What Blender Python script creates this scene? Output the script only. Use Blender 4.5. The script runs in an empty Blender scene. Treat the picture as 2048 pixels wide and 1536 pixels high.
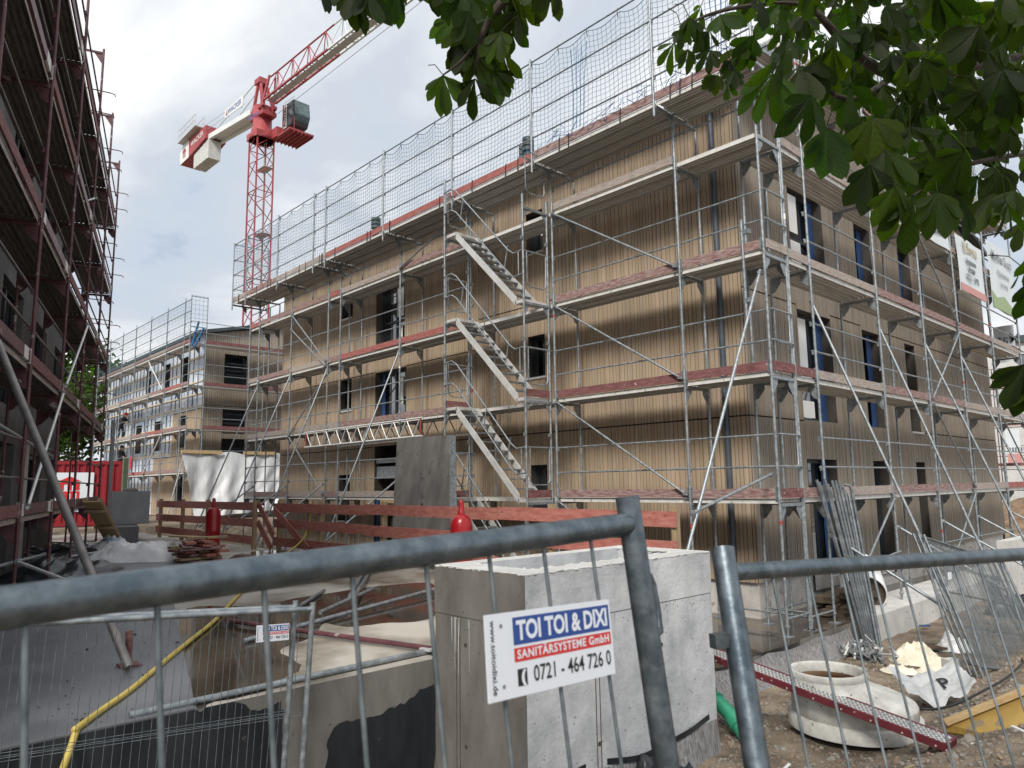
import bpy, math, random
from mathutils import Vector, Matrix, noise as mnoise
random.seed(11)
S = bpy.context.scene
COL = S.collection
V = Vector

# ------------------------------------------------------------------ camera
FPX = 1458.4
CP = V((5.5478, -10.7239, 2.325))
_y, _p, _r = (math.radians(a) for a in (47.133, 7.858, -0.811))
FW = V((-math.sin(_y)*math.cos(_p), math.cos(_y)*math.cos(_p), math.sin(_p)))
_r0 = V((math.cos(_y), math.sin(_y), 0)); _u0 = _r0.cross(FW)
RT = _r0*math.cos(_r)+_u0*math.sin(_r)
UP = -_r0*math.sin(_r)+_u0*math.cos(_r)
cd = bpy.data.cameras.new('camera'); cam = bpy.data.objects.new('camera', cd); COL.objects.link(cam)
m = Matrix((RT, UP, -FW)).transposed().to_4x4(); m.translation = CP
cam.matrix_world = m
cd.sensor_width = 36; cd.lens = FPX/2048*36
cd.clip_start = 0.05; cd.clip_end = 2000
cd.dof.use_dof = True; cd.dof.focus_distance = 11.5; cd.dof.aperture_fstop = 9
S.camera = cam

def ray(u, v): return FW+RT*((u-1024)/FPX)-UP*((v-768)/FPX)
def at_x(u, v, x): d = ray(u, v); return CP+d*((x-CP.x)/d.x)
def at_y(u, v, y): d = ray(u, v); return CP+d*((y-CP.y)/d.y)
def at_z(u, v, z): d = ray(u, v); return CP+d*((z-CP.z)/d.z)
def at_d(u, v, d): return CP+ray(u, v)*d

# ------------------------------------------------------------------ light
SUN = V((0.42, -0.72, 0.78)).normalized()
S.view_settings.view_transform = 'Standard'
S.view_settings.look = 'None'
S.view_settings.exposure = 0.85
S.view_settings.gamma = 1
w = bpy.data.worlds.new('World'); S.world = w; w.use_nodes = True
nt = w.node_tree; N = nt.nodes; L = nt.links; N.clear()
def nd(t, **k):
    n = N.new(t)
    for a, b in k.items(): setattr(n, a, b)
    return n
out = nd('ShaderNodeOutputWorld'); bg = nd('ShaderNodeBackground')
sky = nd('ShaderNodeTexSky', sky_type='NISHITA', sun_disc=False)
sky.sun_elevation = math.asin(SUN.z); sky.sun_rotation = math.atan2(SUN.x, SUN.y)
sky.altitude = 100; sky.air_density = 1.2; sky.dust_density = 2.0
tc = nd('ShaderNodeTexCoord'); sep = nd('ShaderNodeSeparateXYZ'); L.new(tc.outputs['Generated'], sep.inputs[0])
zc = nd('ShaderNodeMath', operation='MAXIMUM'); L.new(sep.outputs['Z'], zc.inputs[0]); zc.inputs[1].default_value = 0.0
za = nd('ShaderNodeMath', operation='ADD'); L.new(zc.outputs[0], za.inputs[0]); za.inputs[1].default_value = 0.22
dx = nd('ShaderNodeMath', operation='DIVIDE'); L.new(sep.outputs['X'], dx.inputs[0]); L.new(za.outputs[0], dx.inputs[1])
dy = nd('ShaderNodeMath', operation='DIVIDE'); L.new(sep.outputs['Y'], dy.inputs[0]); L.new(za.outputs[0], dy.inputs[1])
cb = nd('ShaderNodeCombineXYZ'); L.new(dx.outputs[0], cb.inputs[0]); L.new(dy.outputs[0], cb.inputs[1]); cb.inputs[2].default_value = 3.1
n1 = nd('ShaderNodeTexNoise'); n1.inputs['Scale'].default_value = 1.15; n1.inputs['Detail'].default_value = 9; n1.inputs['Roughness'].default_value = 0.56; n1.inputs['Distortion'].default_value = 0.35
L.new(cb.outputs[0], n1.inputs['Vector'])
rp = nd('ShaderNodeValToRGB'); e = rp.color_ramp.elements
e[0].position = 0.34; e[0].color = (0.55, 0.63, 0.75, 1)
e[1].position = 0.59; e[1].color = (1.04, 1.045, 1.05, 1)
e2 = e.new(0.44); e2.color = (0.61, 0.665, 0.74, 1)
e3 = e.new(0.52); e3.color = (0.80, 0.838, 0.882, 1)
L.new(n1.outputs['Fac'], rp.inputs[0])
mk = nd('ShaderNodeValToRGB'); mk.color_ramp.elements[0].position = 0.24; mk.color_ramp.elements[1].position = 0.36
L.new(n1.outputs['Fac'], mk.inputs[0])
mx = nd('ShaderNodeMixRGB'); L.new(mk.outputs[0], mx.inputs[0])
sk = nd('ShaderNodeMixRGB', blend_type='MULTIPLY'); sk.inputs[0].default_value = 1; L.new(sky.outputs[0], sk.inputs[1]); sk.inputs[2].default_value = (0.1, 0.1, 0.1, 1)
L.new(sk.outputs[0], mx.inputs[1]); L.new(rp.outputs[0], mx.inputs[2])
L.new(mx.outputs[0], bg.inputs[0]); bg.inputs[1].default_value = 0.59
L.new(bg.outputs[0], out.inputs[0])
sl = bpy.data.lights.new('sun', 'SUN'); sl.energy = 2.2; sl.angle = math.radians(17); sl.color = (1.0, 0.95, 0.87)
so = bpy.data.objects.new('sun', sl); COL.objects.link(so); so.rotation_euler = SUN.to_track_quat('Z', 'Y').to_euler()
so.location = (0, 0, 40)

# ------------------------------------------------------------------ materials
def mat(name, c1, c2=None, scale=6, rough=0.6, metal=0.0, bump=0.0, bscale=30, stretch=(1, 1, 1), lo=0.35, hi=0.65,
        r2=None, tint=False, speck=None, spec=0.5, detail=6, coat=0, third=None, world=False):
    M = bpy.data.materials.new(name); M.use_nodes = True
    t = M.node_tree; P = t.nodes['Principled BSDF']
    P.inputs['Roughness'].default_value = rough; P.inputs['Metallic'].default_value = metal
    P.inputs['Specular IOR Level'].default_value = spec
    if coat: P.inputs['Coat Weight'].default_value = coat
    new = t.nodes.new; ln = t.links.new
    if world: vec = new('ShaderNodeNewGeometry').outputs['Position']
    else: vec = new('ShaderNodeTexCoord').outputs['Object']
    mp = new('ShaderNodeMapping'); ln(vec, mp.inputs[0]); mp.inputs['Scale'].default_value = stretch
    col = None
    if c2 is not None:
        nz = new('ShaderNodeTexNoise'); nz.inputs['Scale'].default_value = scale; nz.inputs['Detail'].default_value = detail
        nz.inputs['Roughness'].default_value = 0.62
        ln(mp.outputs[0], nz.inputs['Vector'])
        cr = new('ShaderNodeValToRGB'); E = cr.color_ramp.elements
        E[0].position = lo; E[0].color = (*c1, 1); E[1].position = hi; E[1].color = (*c2, 1)
        if third: q = E.new((lo+hi)/2); q.color = (*third, 1)
        ln(nz.outputs['Fac'], cr.inputs[0]); col = cr.outputs[0]
        if r2 is not None:
            mr = new('ShaderNodeMapRange'); ln(nz.outputs['Fac'], mr.inputs[0])
            mr.inputs[1].default_value = lo; mr.inputs[2].default_value = hi; mr.inputs[3].default_value = rough; mr.inputs[4].default_value = r2
            ln(mr.outputs[0], P.inputs['Roughness'])
    else:
        rgb = new('ShaderNodeRGB'); rgb.outputs[0].default_value = (*c1, 1); col = rgb.outputs[0]
    if speck:   # (colour, scale, threshold)
        vz = new('ShaderNodeTexNoise'); vz.inputs['Scale'].default_value = speck[1]; vz.inputs['Detail'].default_value = 3
        ln(vec, vz.inputs['Vector'])
        sr = new('ShaderNodeValToRGB'); sr.color_ramp.elements[0].position = speck[2]; sr.color_ramp.elements[1].position = speck[2]+0.04
        ln(vz.outputs['Fac'], sr.inputs[0])
        mm = new('ShaderNodeMixRGB'); ln(sr.outputs[0], mm.inputs[0]); ln(col, mm.inputs[1]); mm.inputs[2].default_value = (*speck[0], 1); col = mm.outputs[0]
    if tint:
        at = new('ShaderNodeAttribute'); at.attribute_name = 'tint'
        mm = new('ShaderNodeMixRGB'); mm.blend_type = 'MULTIPLY'; mm.inputs[0].default_value = 1
        ln(col, mm.inputs[1]); ln(at.outputs['Color'], mm.inputs[2]); col = mm.outputs[0]
    ln(col, P.inputs['Base Color'])
    if bump:
        bz = new('ShaderNodeTexNoise'); bz.inputs['Scale'].default_value = bscale; bz.inputs['Detail'].default_value = 5
        ln(mp.outputs[0], bz.inputs['Vector'])
        b = new('ShaderNodeBump'); b.inputs['Strength'].default_value = bump; b.inputs['Distance'].default_value = 0.02
        ln(bz.outputs['Fac'], b.inputs['Height']); ln(b.outputs[0], P.inputs['Normal'])
    return M

GALV = mat('galvanised_steel', (0.19, 0.215, 0.235), (0.37, 0.40, 0.42), 14, 0.38, 0.55, r2=0.55)
GALVN = mat('galvanised_tube_near', (0.10, 0.128, 0.15), (0.25, 0.29, 0.32), 26, 0.34, 0.8, r2=0.52, detail=7, lo=0.40, hi=0.74, bump=0.05, bscale=90)
WIRE = mat('fence_wire', (0.09, 0.115, 0.13), (0.22, 0.25, 0.27), 20, 0.5, 0.4)
ALU = mat('aluminium', (0.62, 0.62, 0.61), (0.78, 0.78, 0.77), 5, 0.4, 0.35)
DECK = mat('scaffold_deck_steel', (0.50, 0.48, 0.45), (0.60, 0.58, 0.55), 2, 0.6, 0.1, stretch=(1, 6, 6))
DECKW = mat('scaffold_deck_wood', (0.085, 0.072, 0.064), (0.19, 0.165, 0.148), 6, 0.8, stretch=(1, 6, 1))
LIP = mat('deck_edge', (0.60, 0.59, 0.56), (0.74, 0.73, 0.70), 7, 0.55, 0.1, speck=((0.3, 0.28, 0.26), 9, 0.66))
TRED = mat('toe_board_red', (0.27, 0.075, 0.065), (0.37, 0.14, 0.125), 4, 0.75, stretch=(1, 1, 5), speck=((0.30, 0.18, 0.16), 7, 0.62))
TFAD = mat('toe_board_faded', (0.20, 0.10, 0.095), (0.34, 0.26, 0.24), 6, 0.85, stretch=(1, 1, 6), lo=0.42, hi=0.6)
TGRY = mat('toe_board_grey', (0.24, 0.20, 0.18), (0.44, 0.38, 0.34), 6, 0.9, stretch=(1, 1, 6))
TDRK = mat('toe_board_dark_red', (0.12, 0.04, 0.042), (0.24, 0.11, 0.105), 5, 0.8, stretch=(1, 1, 6), speck=((0.5, 0.42, 0.38), 10, 0.68))
RPIPE = mat('red_painted_steel', (0.085, 0.032, 0.040), (0.15, 0.062, 0.07), 5, 0.5, 0.1, speck=((0.33, 0.29, 0.29), 7, 0.63))
RWHITE = mat('white_band', (0.62, 0.60, 0.58), (0.7, 0.68, 0.66), 6, 0.7)
STICKR = mat('red_sticker', (0.34, 0.055, 0.045), rough=0.5)
STICKW = mat('white_sticker', (0.75, 0.75, 0.75), rough=0.5)
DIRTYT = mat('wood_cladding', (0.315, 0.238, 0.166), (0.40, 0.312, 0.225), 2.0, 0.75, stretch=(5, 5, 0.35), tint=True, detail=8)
BACK = mat('cladding_gap', (0.025, 0.02, 0.017), rough=0.9)
PLINTH = mat('plinth_render', (0.40, 0.38, 0.36), (0.55, 0.53, 0.51), 3, 0.85, speck=((0.3, 0.27, 0.24), 4, 0.62))
FRAME = mat('anthracite_frame', (0.022, 0.026, 0.032), (0.035, 0.04, 0.046), 5, 0.45)
REVEAL = mat('window_reveal', (0.05, 0.043, 0.038), (0.075, 0.063, 0.055), 4, 0.7)
GLASS = mat('window_glass', (0.012, 0.016, 0.02), (0.03, 0.036, 0.042), 1.2, 0.03, spec=1.0)
GLASS.node_tree.nodes['Principled BSDF'].inputs['IOR'].default_value = 2.0
FILMB = mat('blue_film', (0.018, 0.055, 0.17), (0.04, 0.10, 0.25), 3, 0.4)
REFLW = mat('reflection_white', (0.86, 0.87, 0.88), (0.92, 0.93, 0.93), 2, 0.5)  # white for the sky reflections painted in the windows
ROOFM = mat('roof_sheet', (0.035, 0.05, 0.055), (0.06, 0.075, 0.08), 3, 0.5)
PIPEM = mat('rain_pipe', (0.055, 0.07, 0.085), (0.085, 0.10, 0.12), 3, 0.4, 0.2)
NETM = mat('net_cord', (0.05, 0.12, 0.16), (0.10, 0.20, 0.26), 3, 0.8)
ROPEB = mat('blue_rope', (0.02, 0.11, 0.27), rough=0.8)
CONC = mat('pale_concrete', (0.34, 0.352, 0.37), (0.63, 0.64, 0.655), 2.6, 0.85, bump=0.3, bscale=26, lo=0.3, hi=0.68, detail=9, speck=((0.07, 0.066, 0.06), 40, 0.70))
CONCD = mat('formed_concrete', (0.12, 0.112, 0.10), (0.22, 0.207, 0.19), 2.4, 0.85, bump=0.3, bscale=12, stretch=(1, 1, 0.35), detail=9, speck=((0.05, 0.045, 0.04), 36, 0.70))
CONCL = mat('cast_concrete', (0.47, 0.465, 0.45), (0.62, 0.615, 0.60), 3, 0.85, bump=0.2, bscale=20, speck=((0.22, 0.2, 0.18), 6, 0.68))
SLABM = mat('wet_concrete_deck', (0.15, 0.128, 0.10), (0.47, 0.44, 0.39), 0.7, 0.22, r2=0.7, lo=0.34, hi=0.58, third=(0.30, 0.27, 0.225), bump=0.05, bscale=40, speck=((0.34, 0.32, 0.29), 34, 0.71), world=True)
SLABW = mat('wet_concrete_floor', (0.055, 0.043, 0.032), (0.26, 0.22, 0.18), 0.7, 0.05, r2=0.7, lo=0.48, hi=0.68, bump=0.10, bscale=26, world=True)
MEMB = mat('grey_membrane', (0.10, 0.104, 0.117), (0.16, 0.164, 0.18), 1.1, 0.33, r2=0.55, bump=0.10, bscale=10)
BLACKF = mat('black_film', (0.01, 0.012, 0.015), (0.03, 0.034, 0.04), 3, 0.3, bump=0.5, bscale=6)
BITUM = mat('bitumen_coat', (0.010, 0.012, 0.016), (0.022, 0.026, 0.032), 3, 0.4, r2=0.7, stretch=(1, 1, .3), bump=0.25, bscale=14, speck=((0.06, 0.058, 0.055), 9, 0.7))
EARTH = mat('gravel_earth', (0.085, 0.062, 0.044), (0.27, 0.215, 0.155), 2.6, 0.95, bump=0.9, bscale=24, speck=((0.42, 0.38, 0.33), 30, 0.66), detail=9)
STONE = mat('stones', (0.14, 0.125, 0.105), (0.33, 0.305, 0.27), 5, 0.9, world=True)
MOUNDM = mat('brown_earth', (0.13, 0.08, 0.05), (0.25, 0.17, 0.11), 3, 0.95, bump=1, bscale=8)
CRED = mat('crane_red', (0.29, 0.04, 0.05), (0.37, 0.075, 0.08), 1.2, 0.55, detail=9, speck=((.2, .05, .05), 3, .66))
CWHT = mat('crane_white', (0.62, 0.65, 0.64), (0.72, 0.74, 0.74), 2, 0.5)
CGRY = mat('crane_ballast', (0.46, 0.47, 0.45), (0.56, 0.57, 0.55), 2, 0.8)
CDRK = mat('crane_dark', (0.05, 0.05, 0.055), rough=0.6)
CONTR = mat('container_red', (0.20, 0.008, 0.016), (0.27, 0.016, 0.024), 1.5, 0.5, detail=9, speck=((.13, .03, .03), 5, .68))
SIGNW = mat('sign_white', (0.72, 0.76, 0.82), rough=0.4)
SIGNB = mat('sign_blue', (0.02, 0.065, 0.28), rough=0.4)
SIGNR = mat('sign_red', (0.60, 0.03, 0.03), rough=0.4)
SIGNK = mat('sign_black', (0.012, 0.012, 0.014), rough=0.5)
BANW = mat('banner_cloth', (0.60, 0.66, 0.70), (0.68, 0.73, 0.76), 2, 0.7)
BANY = mat('banner_ochre', (0.45, 0.41, 0.27), rough=0.7)
BANG = mat('banner_grey', (0.16, 0.18, 0.2), rough=0.7)
BANP = mat('banner_pink', (0.56, 0.28, 0.26), rough=0.7)
BANGR = mat('banner_green', (0.30, 0.40, 0.22), rough=0.7)
BOTR = mat('gas_bottle_red', (0.26, 0.008, 0.012), (0.33, 0.012, 0.016), 3, 0.28, speck=((0.16, 0.02, 0.02), 12, 0.7))
TIMY = mat('timber_yellow', (0.40, 0.27, 0.12), (0.55, 0.40, 0.21), 4, 0.75, stretch=(1, 5, 5))
TIMD = mat('timber_dark', (0.05, 0.036, 0.026), (0.13, 0.095, 0.065), 5, 0.85, stretch=(1, 5, 5), bump=0.5, bscale=14)
TIMP = mat('timber_post', (0.26, 0.19, 0.11), (0.38, 0.29, 0.18), 5, 0.8, stretch=(5, 5, 1))
PANY = mat('formwork_yellow', (0.24, 0.145, 0.025), (0.36, 0.235, 0.055), 3, 0.6, detail=9, speck=((0.2, 0.15, 0.09), 8, 0.64))
FBRED = mat('fence_board_red', (0.32, 0.095, 0.075), (0.44, 0.185, 0.15), 5, 0.8, stretch=(1, 4, 4), speck=((0.2, 0.05, 0.05), 9, 0.68))
HOSE = mat('yellow_hose', (0.52, 0.39, 0.07), (0.64, 0.50, 0.13), 6, 0.5)
PVC = mat('green_pvc', (0.03, 0.25, 0.14), (0.045, 0.32, 0.19), 5, 0.35)
PLAST = mat('white_plastic', (0.70, 0.71, 0.72), (0.84, 0.85, 0.86), 5, 0.35, bump=0.9, bscale=7)
FOAM = mat('insulation_foam', (0.58, 0.54, 0.43), (0.74, 0.70, 0.58), 8, 0.95, bump=0.8, bscale=30)
GEOT = mat('grey_fleece', (0.11, 0.105, 0.105), (0.33, 0.325, 0.33), 9, 0.95, stretch=(5, 5, .7), bump=0.8, bscale=9, detail=8)
BARK = mat('bark', (0.03, 0.022, 0.018), (0.07, 0.055, 0.045), 9, 0.9, bump=0.6, bscale=18)
SKIN = mat('skin', (0.45, 0.27, 0.19), rough=0.6)
CLOTH = mat('dark_clothing', (0.016, 0.018, 0.024), (0.03, 0.032, 0.04), 6, 0.9)
JREDM = mat('red_cloth', (0.45, 0.03, 0.04), rough=0.85)
CLAMP = mat('scaffold_clamp', (0.16, 0.175, 0.185), (0.32, 0.335, 0.34), 12, 0.5, 0.4)
RUBB = mat('rubble', (0.12, 0.10, 0.08), (0.27, 0.24, 0.20), 6, 0.9, world=True)

def leafmat(name, dark, light, trans):
    M = bpy.data.materials.new(name); M.use_nodes = True; t = M.node_tree; new = t.nodes.new; ln = t.links.new
    P = t.nodes['Principled BSDF']; O = t.nodes['Material Output']
    uv = new('ShaderNodeUVMap'); sp = new('ShaderNodeSeparateXYZ'); ln(uv.outputs[0], sp.inputs[0])
    ab = new('ShaderNodeMath'); ab.operation = 'ABSOLUTE'; ln(sp.outputs['X'], ab.inputs[0])
    a1 = new('ShaderNodeMath'); a1.operation = 'MULTIPLY_ADD'; ln(ab.outputs[0], a1.inputs[0]); a1.inputs[1].default_value = -1.9; ln(sp.outputs['Y'], a1.inputs[2])
    sn = new('ShaderNodeMath'); sn.operation = 'MULTIPLY'; ln(a1.outputs[0], sn.inputs[0]); sn.inputs[1].default_value = 6.283
    si = new('ShaderNodeMath'); si.operation = 'SINE'; ln(sn.outputs[0], si.inputs[0])
    mr = new('ShaderNodeMapRange'); ln(si.outputs[0], mr.inputs[0]); mr.inputs[1].default_value = 0.55; mr.inputs[2].default_value = 1
    nz = new('ShaderNodeTexNoise'); nz.inputs['Scale'].default_value = 2.2; tcx = new('ShaderNodeTexCoord'); ln(tcx.outputs['Object'], nz.inputs['Vector'])
    mc = new('ShaderNodeMixRGB'); ln(nz.outputs['Fac'], mc.inputs[0]); mc.inputs[1].default_value = (*dark, 1); mc.inputs[2].default_value = (*light, 1)
    m2 = new('ShaderNodeMixRGB'); m2.blend_type = 'MULTIPLY'; ln(mr.outputs[0], m2.inputs[0]); ln(mc.outputs[0], m2.inputs[1]); m2.inputs[2].default_value = (0.68, 0.73, 0.62, 1)
    ta = new('ShaderNodeAttribute'); ta.attribute_name = 'tint'; m3 = new('ShaderNodeMixRGB'); m3.blend_type = 'MULTIPLY'; m3.inputs[0].default_value = 1; ln(m2.outputs[0], m3.inputs[1]); ln(ta.outputs['Color'], m3.inputs[2]); m2 = m3
    ln(m2.outputs[0], P.inputs['Base Color']); P.inputs['Roughness'].default_value = 0.55; P.inputs['Specular IOR Level'].default_value = 0.22
    tr = new('ShaderNodeBsdfTranslucent'); tm = new('ShaderNodeMixRGB'); tm.blend_type = 'MULTIPLY'; tm.inputs[0].default_value = 1; ln(m2.outputs[0], tm.inputs[1]); tm.inputs[2].default_value = (3.9, 4.3, 0.7, 1)
    ln(tm.outputs[0], tr.inputs[0])
    ms = new('ShaderNodeMixShader'); ms.inputs[0].default_value = trans; ln(P.outputs[0], ms.inputs[1]); ln(tr.outputs[0], ms.inputs[2]); ln(ms.outputs[0], O.inputs[0])
    return M
LEAF = leafmat('chestnut_leaf', (0.012, 0.028, 0.006), (0.028, 0.055, 0.008), 0.50)
LEAFB = leafmat('tree_leaf', (0.018, 0.042, 0.011), (0.042, 0.080, 0.018), 0.3)

# ------------------------------------------------------------------ mesh helper
class MB:
    def __init__(s): s.v = []; s.f = []; s.m = []; s.sm = []; s.t = []; s.uv = None
    def add(s, vs, fs, m=0, smooth=False, tint=None):
        o = len(s.v); s.v += [V(q) for q in vs]
        for f in fs:
            s.f.append([i+o for i in f]); s.m.append(m); s.sm.append(smooth); s.t.append(tint)
        return s
    def box(s, c, sz, m=0, rz=0, rot=None, tint=None):
        c = V(c); a, b, h = (q/2 for q in sz)
        R_ = rot if rot is not None else (Matrix.Rotation(rz, 3, 'Z') if rz else Matrix.Identity(3))
        vs = [c+R_@V((x*a, y*b, z*h)) for z in (-1, 1) for y in (-1, 1) for x in (-1, 1)]
        return s.add(vs, [(0, 2, 3, 1), (4, 5, 7, 6), (0, 1, 5, 4), (2, 6, 7, 3), (0, 4, 6, 2), (1, 3, 7, 5)], m, tint=tint)
    def bx(s, x0, x1, y0, y1, z0, z1, m=0, tint=None):
        return s.box(((x0+x1)/2, (y0+y1)/2, (z0+z1)/2), (x1-x0, y1-y0, z1-z0), m, tint=tint)
    def frame(s, d, up=None):
        d = V(d).normalized(); u = V(up) if up is not None else V((0, 0, 1))
        if abs(d.dot(u.normalized())) > 0.98: u = V((0, 1, 0)) if abs(d.y) < 0.9 else V((1, 0, 0))
        a = d.cross(u).normalized(); return d, a, a.cross(d).normalized()
    def beam(s, p0, p1, wd, h, m=0, up=None):
        p0 = V(p0); p1 = V(p1); d, a, u = s.frame(p1-p0, up)
        return s.box((p0+p1)/2, ((p1-p0).length, wd, h), m, rot=Matrix((d, a, u)).transposed())
    def tube(s, p0, p1, r, n=8, m=0, r1=None, cap=True):
        p0 = V(p0); p1 = V(p1); d, a, u = s.frame(p1-p0); r1 = r if r1 is None else r1
        vs = []
        for k in range(n):
            t = 2*math.pi*k/n; q = a*math.cos(t)+u*math.sin(t)
            vs += [p0+q*r, p1+q*r1]
        s.add(vs, [(2*k, 2*((k+1) % n), 2*((k+1) % n)+1, 2*k+1) for k in range(n)], m, True)
        if cap: s.add(vs, [tuple(2*k for k in range(n))[::-1], tuple(2*k+1 for k in range(n))], m)
        return s
    def path(s, pts, r, n=6, m=0, closed=False, rad=None):
        pts = [V(p) for p in pts]; K = len(pts); rings = []; pa = None
        for i, p in enumerate(pts):
            if closed: d = pts[(i+1) % K]-pts[i-1]
            else: d = pts[min(i+1, K-1)]-pts[max(i-1, 0)]
            d.normalize()
            if pa is None: _, a, u = s.frame(d)
            else:
                a = pa-d*pa.dot(d); a.normalize(); u = a.cross(d)
            pa = a; rr = rad[i] if rad else r
            rings.append([p+(a*math.cos(2*math.pi*k/n)+u*math.sin(2*math.pi*k/n))*rr for k in range(n)])
        vs = [q for g in rings for q in g]; fs = []
        for i in range(K if closed else K-1):
            j = (i+1) % K
            for k in range(n): fs.append((i*n+k, i*n+(k+1) % n, j*n+(k+1) % n, j*n+k))
        s.add(vs, fs, m, True)
        if not closed: s.add(vs, [tuple(range(n)), tuple(range((K-1)*n, K*n))], m)
        return s
    def prism(s, poly, th, m=0):
        poly = [V(p) for p in poly]; th = V(th); n = len(poly)
        vs = poly+[p+th for p in poly]
        return s.add(vs, [tuple(range(n)), tuple(range(n, 2*n))[::-1]]+[(k, k+n, (k+1) % n+n, (k+1) % n) for k in range(n)], m)
    def lathe(s, prof, o=(0, 0, 0), n=24, m=0, M=None):
        o = V(o); vs = []
        for r, z in prof:
            for k in range(n):
                q = V((r*math.cos(2*math.pi*k/n), r*math.sin(2*math.pi*k/n), z)); vs.append(o+(M@q if M is not None else q))
        fs = [(i*n+k, i*n+(k+1) % n, (i+1)*n+(k+1) % n, (i+1)*n+k) for i in range(len(prof)-1) for k in range(n)]
        return s.add(vs, fs, m, True)
    def grid(s, fn, nu, nv, m=0, smooth=True, th=None):
        vs = [V(fn(i/nu, j/nv)) for j in range(nv+1) for i in range(nu+1)]
        fs = [(j*(nu+1)+i, j*(nu+1)+i+1, (j+1)*(nu+1)+i+1, (j+1)*(nu+1)+i) for j in range(nv) for i in range(nu)]
        return s.add(vs, fs, m, smooth)
    def text(s, body, o, right, up, size, m=0, bold=0.0, sx=1.0, align='CENTER', space=1.0, fit=None):
        c = bpy.data.curves.new('t', 'FONT'); c.body = body; c.size = size; c.align_x = align; c.align_y = 'CENTER'; c.offset = bold; c.space_character = space; c.resolution_u = 3
        ob = bpy.data.objects.new('t', c); COL.objects.link(ob)
        dg = bpy.context.evaluated_depsgraph_get(); me = bpy.data.meshes.new_from_object(ob.evaluated_get(dg))
        right = V(right).normalized(); up = V(up).normalized(); o = V(o)
        if fit: xs_ = [q.co.x for q in me.vertices]; sx = fit/(max(xs_)-min(xs_)); o = o-right*(sx*(max(xs_)+min(xs_))/2)
        s.add([o+right*q.co.x*sx+up*q.co.y for q in me.vertices], [tuple(p.vertices) for p in me.polygons], m)
        bpy.data.objects.remove(ob); bpy.data.meshes.remove(me); bpy.data.curves.remove(c)
        return s
    def mesh(s, name, mats, off=None):
        me = bpy.data.meshes.new(name); off = V(off) if off is not None else V((0, 0, 0))
        me.from_pydata([q-off for q in s.v], [], s.f)
        for q in (mats if isinstance(mats, (list, tuple)) else [mats]): me.materials.append(q)
        me.polygons.foreach_set('material_index', s.m); me.polygons.foreach_set('use_smooth', s.sm)
        if any(t is not None for t in s.t):
            ca = me.color_attributes.new('tint', 'FLOAT_COLOR', 'CORNER')
            for p, t in zip(me.polygons, s.t):
                t = t or (1, 1, 1)
                for li in p.loop_indices: ca.data[li].color = (*t, 1)
        if s.uv:
            ul = me.uv_layers.new(name='UVMap')
            for p in me.polygons:
                for li, vi in zip(p.loop_indices, p.vertices): ul.data[li].uv = s.uv[vi]
        me.update(); return me
    def part(s, name, mats, parent, label=None, kind=None, local=False):
        if not local:   # vertices were given in world space
            iv = wmat(parent).inverted(); s.v = [iv@q for q in s.v]
        ob = bpy.data.objects.new(name, s.mesh(name, mats)); COL.objects.link(ob); ob.parent = parent
        if label: ob['label'] = label
        if kind: ob['kind'] = kind
        return ob
    def solo(s, name, mats, label, cat, group=None, kind=None):
        xs = [q.x for q in s.v]; ys = [q.y for q in s.v]; zs = [q.z for q in s.v]
        o = V(((min(xs)+max(xs))/2, (min(ys)+max(ys))/2, min(zs)))
        ob = bpy.data.objects.new(name, s.mesh(name, mats, o)); COL.objects.link(ob); ob.location = o
        ob['label'] = label; ob['category'] = cat
        if group: ob['group'] = group
        if kind: ob['kind'] = kind
        return ob

def wmat(o):
    M_ = Matrix.Translation(o.location)@o.rotation_euler.to_matrix().to_4x4()
    return wmat(o.parent)@M_ if o.parent else M_

def thing(name, label, cat, loc=(0, 0, 0), rz=0, group=None):
    o = bpy.data.objects.new(name, None); COL.objects.link(o); o.location = loc; o.rotation_euler = (0, 0, rz); o.empty_display_size = 0.3
    o['label'] = label; o['category'] = cat
    if group: o['group'] = group
    return o

def dup_tree(root, loc=None, rot=None, label=None):
    c = root.copy(); COL.objects.link(c)
    if loc is not None: c.location = loc
    if rot is not None: c.rotation_euler = rot
    if label: c['label'] = label
    for ch in list(root.children):
        d = ch.copy(); COL.objects.link(d); d.parent = c
        for g in list(ch.children):
            k = g.copy(); COL.objects.link(k); k.parent = d
    return c

# ------------------------------------------------------------------ ground and slabs
def sst(a, b, x):
    t = max(0, min(1, (x-a)/(b-a))); return t*t*(3-2*t)
def ground_z(x, y):
    z = -0.40+0.72*sst(2.0, 4.7, x)+0.12*sst(-1.0, -4.0, y)
    z += 0.06*mnoise.noise(V((x*0.9, y*0.9, 0)))+0.03*mnoise.noise(V((x*3.1, y*3.1, 4)))
    pit = sst(-6.1, -7.0, y)*sst(3.7, 2.4, x)*sst(-1, 0, x)
    z -= 1.5*pit
    z += 0.9*sst(18, 26, y)
    far = sst(-22.5, -24, x)
    return z*(1-far)+0.95*far
def span(a, b, n): return [a+(b-a)*i/n for i in range(n+1)]
gx = [-400, -200, -120, -80, -60]+span(-48, -24, 12)+[-22.5, -15, -8, -2, 0.1]+span(0.3, 6.5, 56)+[7, 8, 10, 13, 17, 24, 40, 80, 160, 400]
gy = [-400, -150, -70, -40, -26, -18, -14]+span(-12, 8, 120)+[9, 10, 12, 14, 16, 18, 20, 22, 24, 26, 30, 40, 60, 100, 200, 400]
g = MB(); nx = len(gx)
g.add([V((x, y, ground_z(x, y))) for y in gy for x in gx],
      [(j*nx+i, j*nx+i+1, (j+1)*nx+i+1, (j+1)*nx+i) for j in range(len(gy)-1) for i in range(nx-1)], smooth=True)
o = bpy.data.objects.new('ground', g.mesh('ground', EARTH)); COL.objects.link(o)
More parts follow.
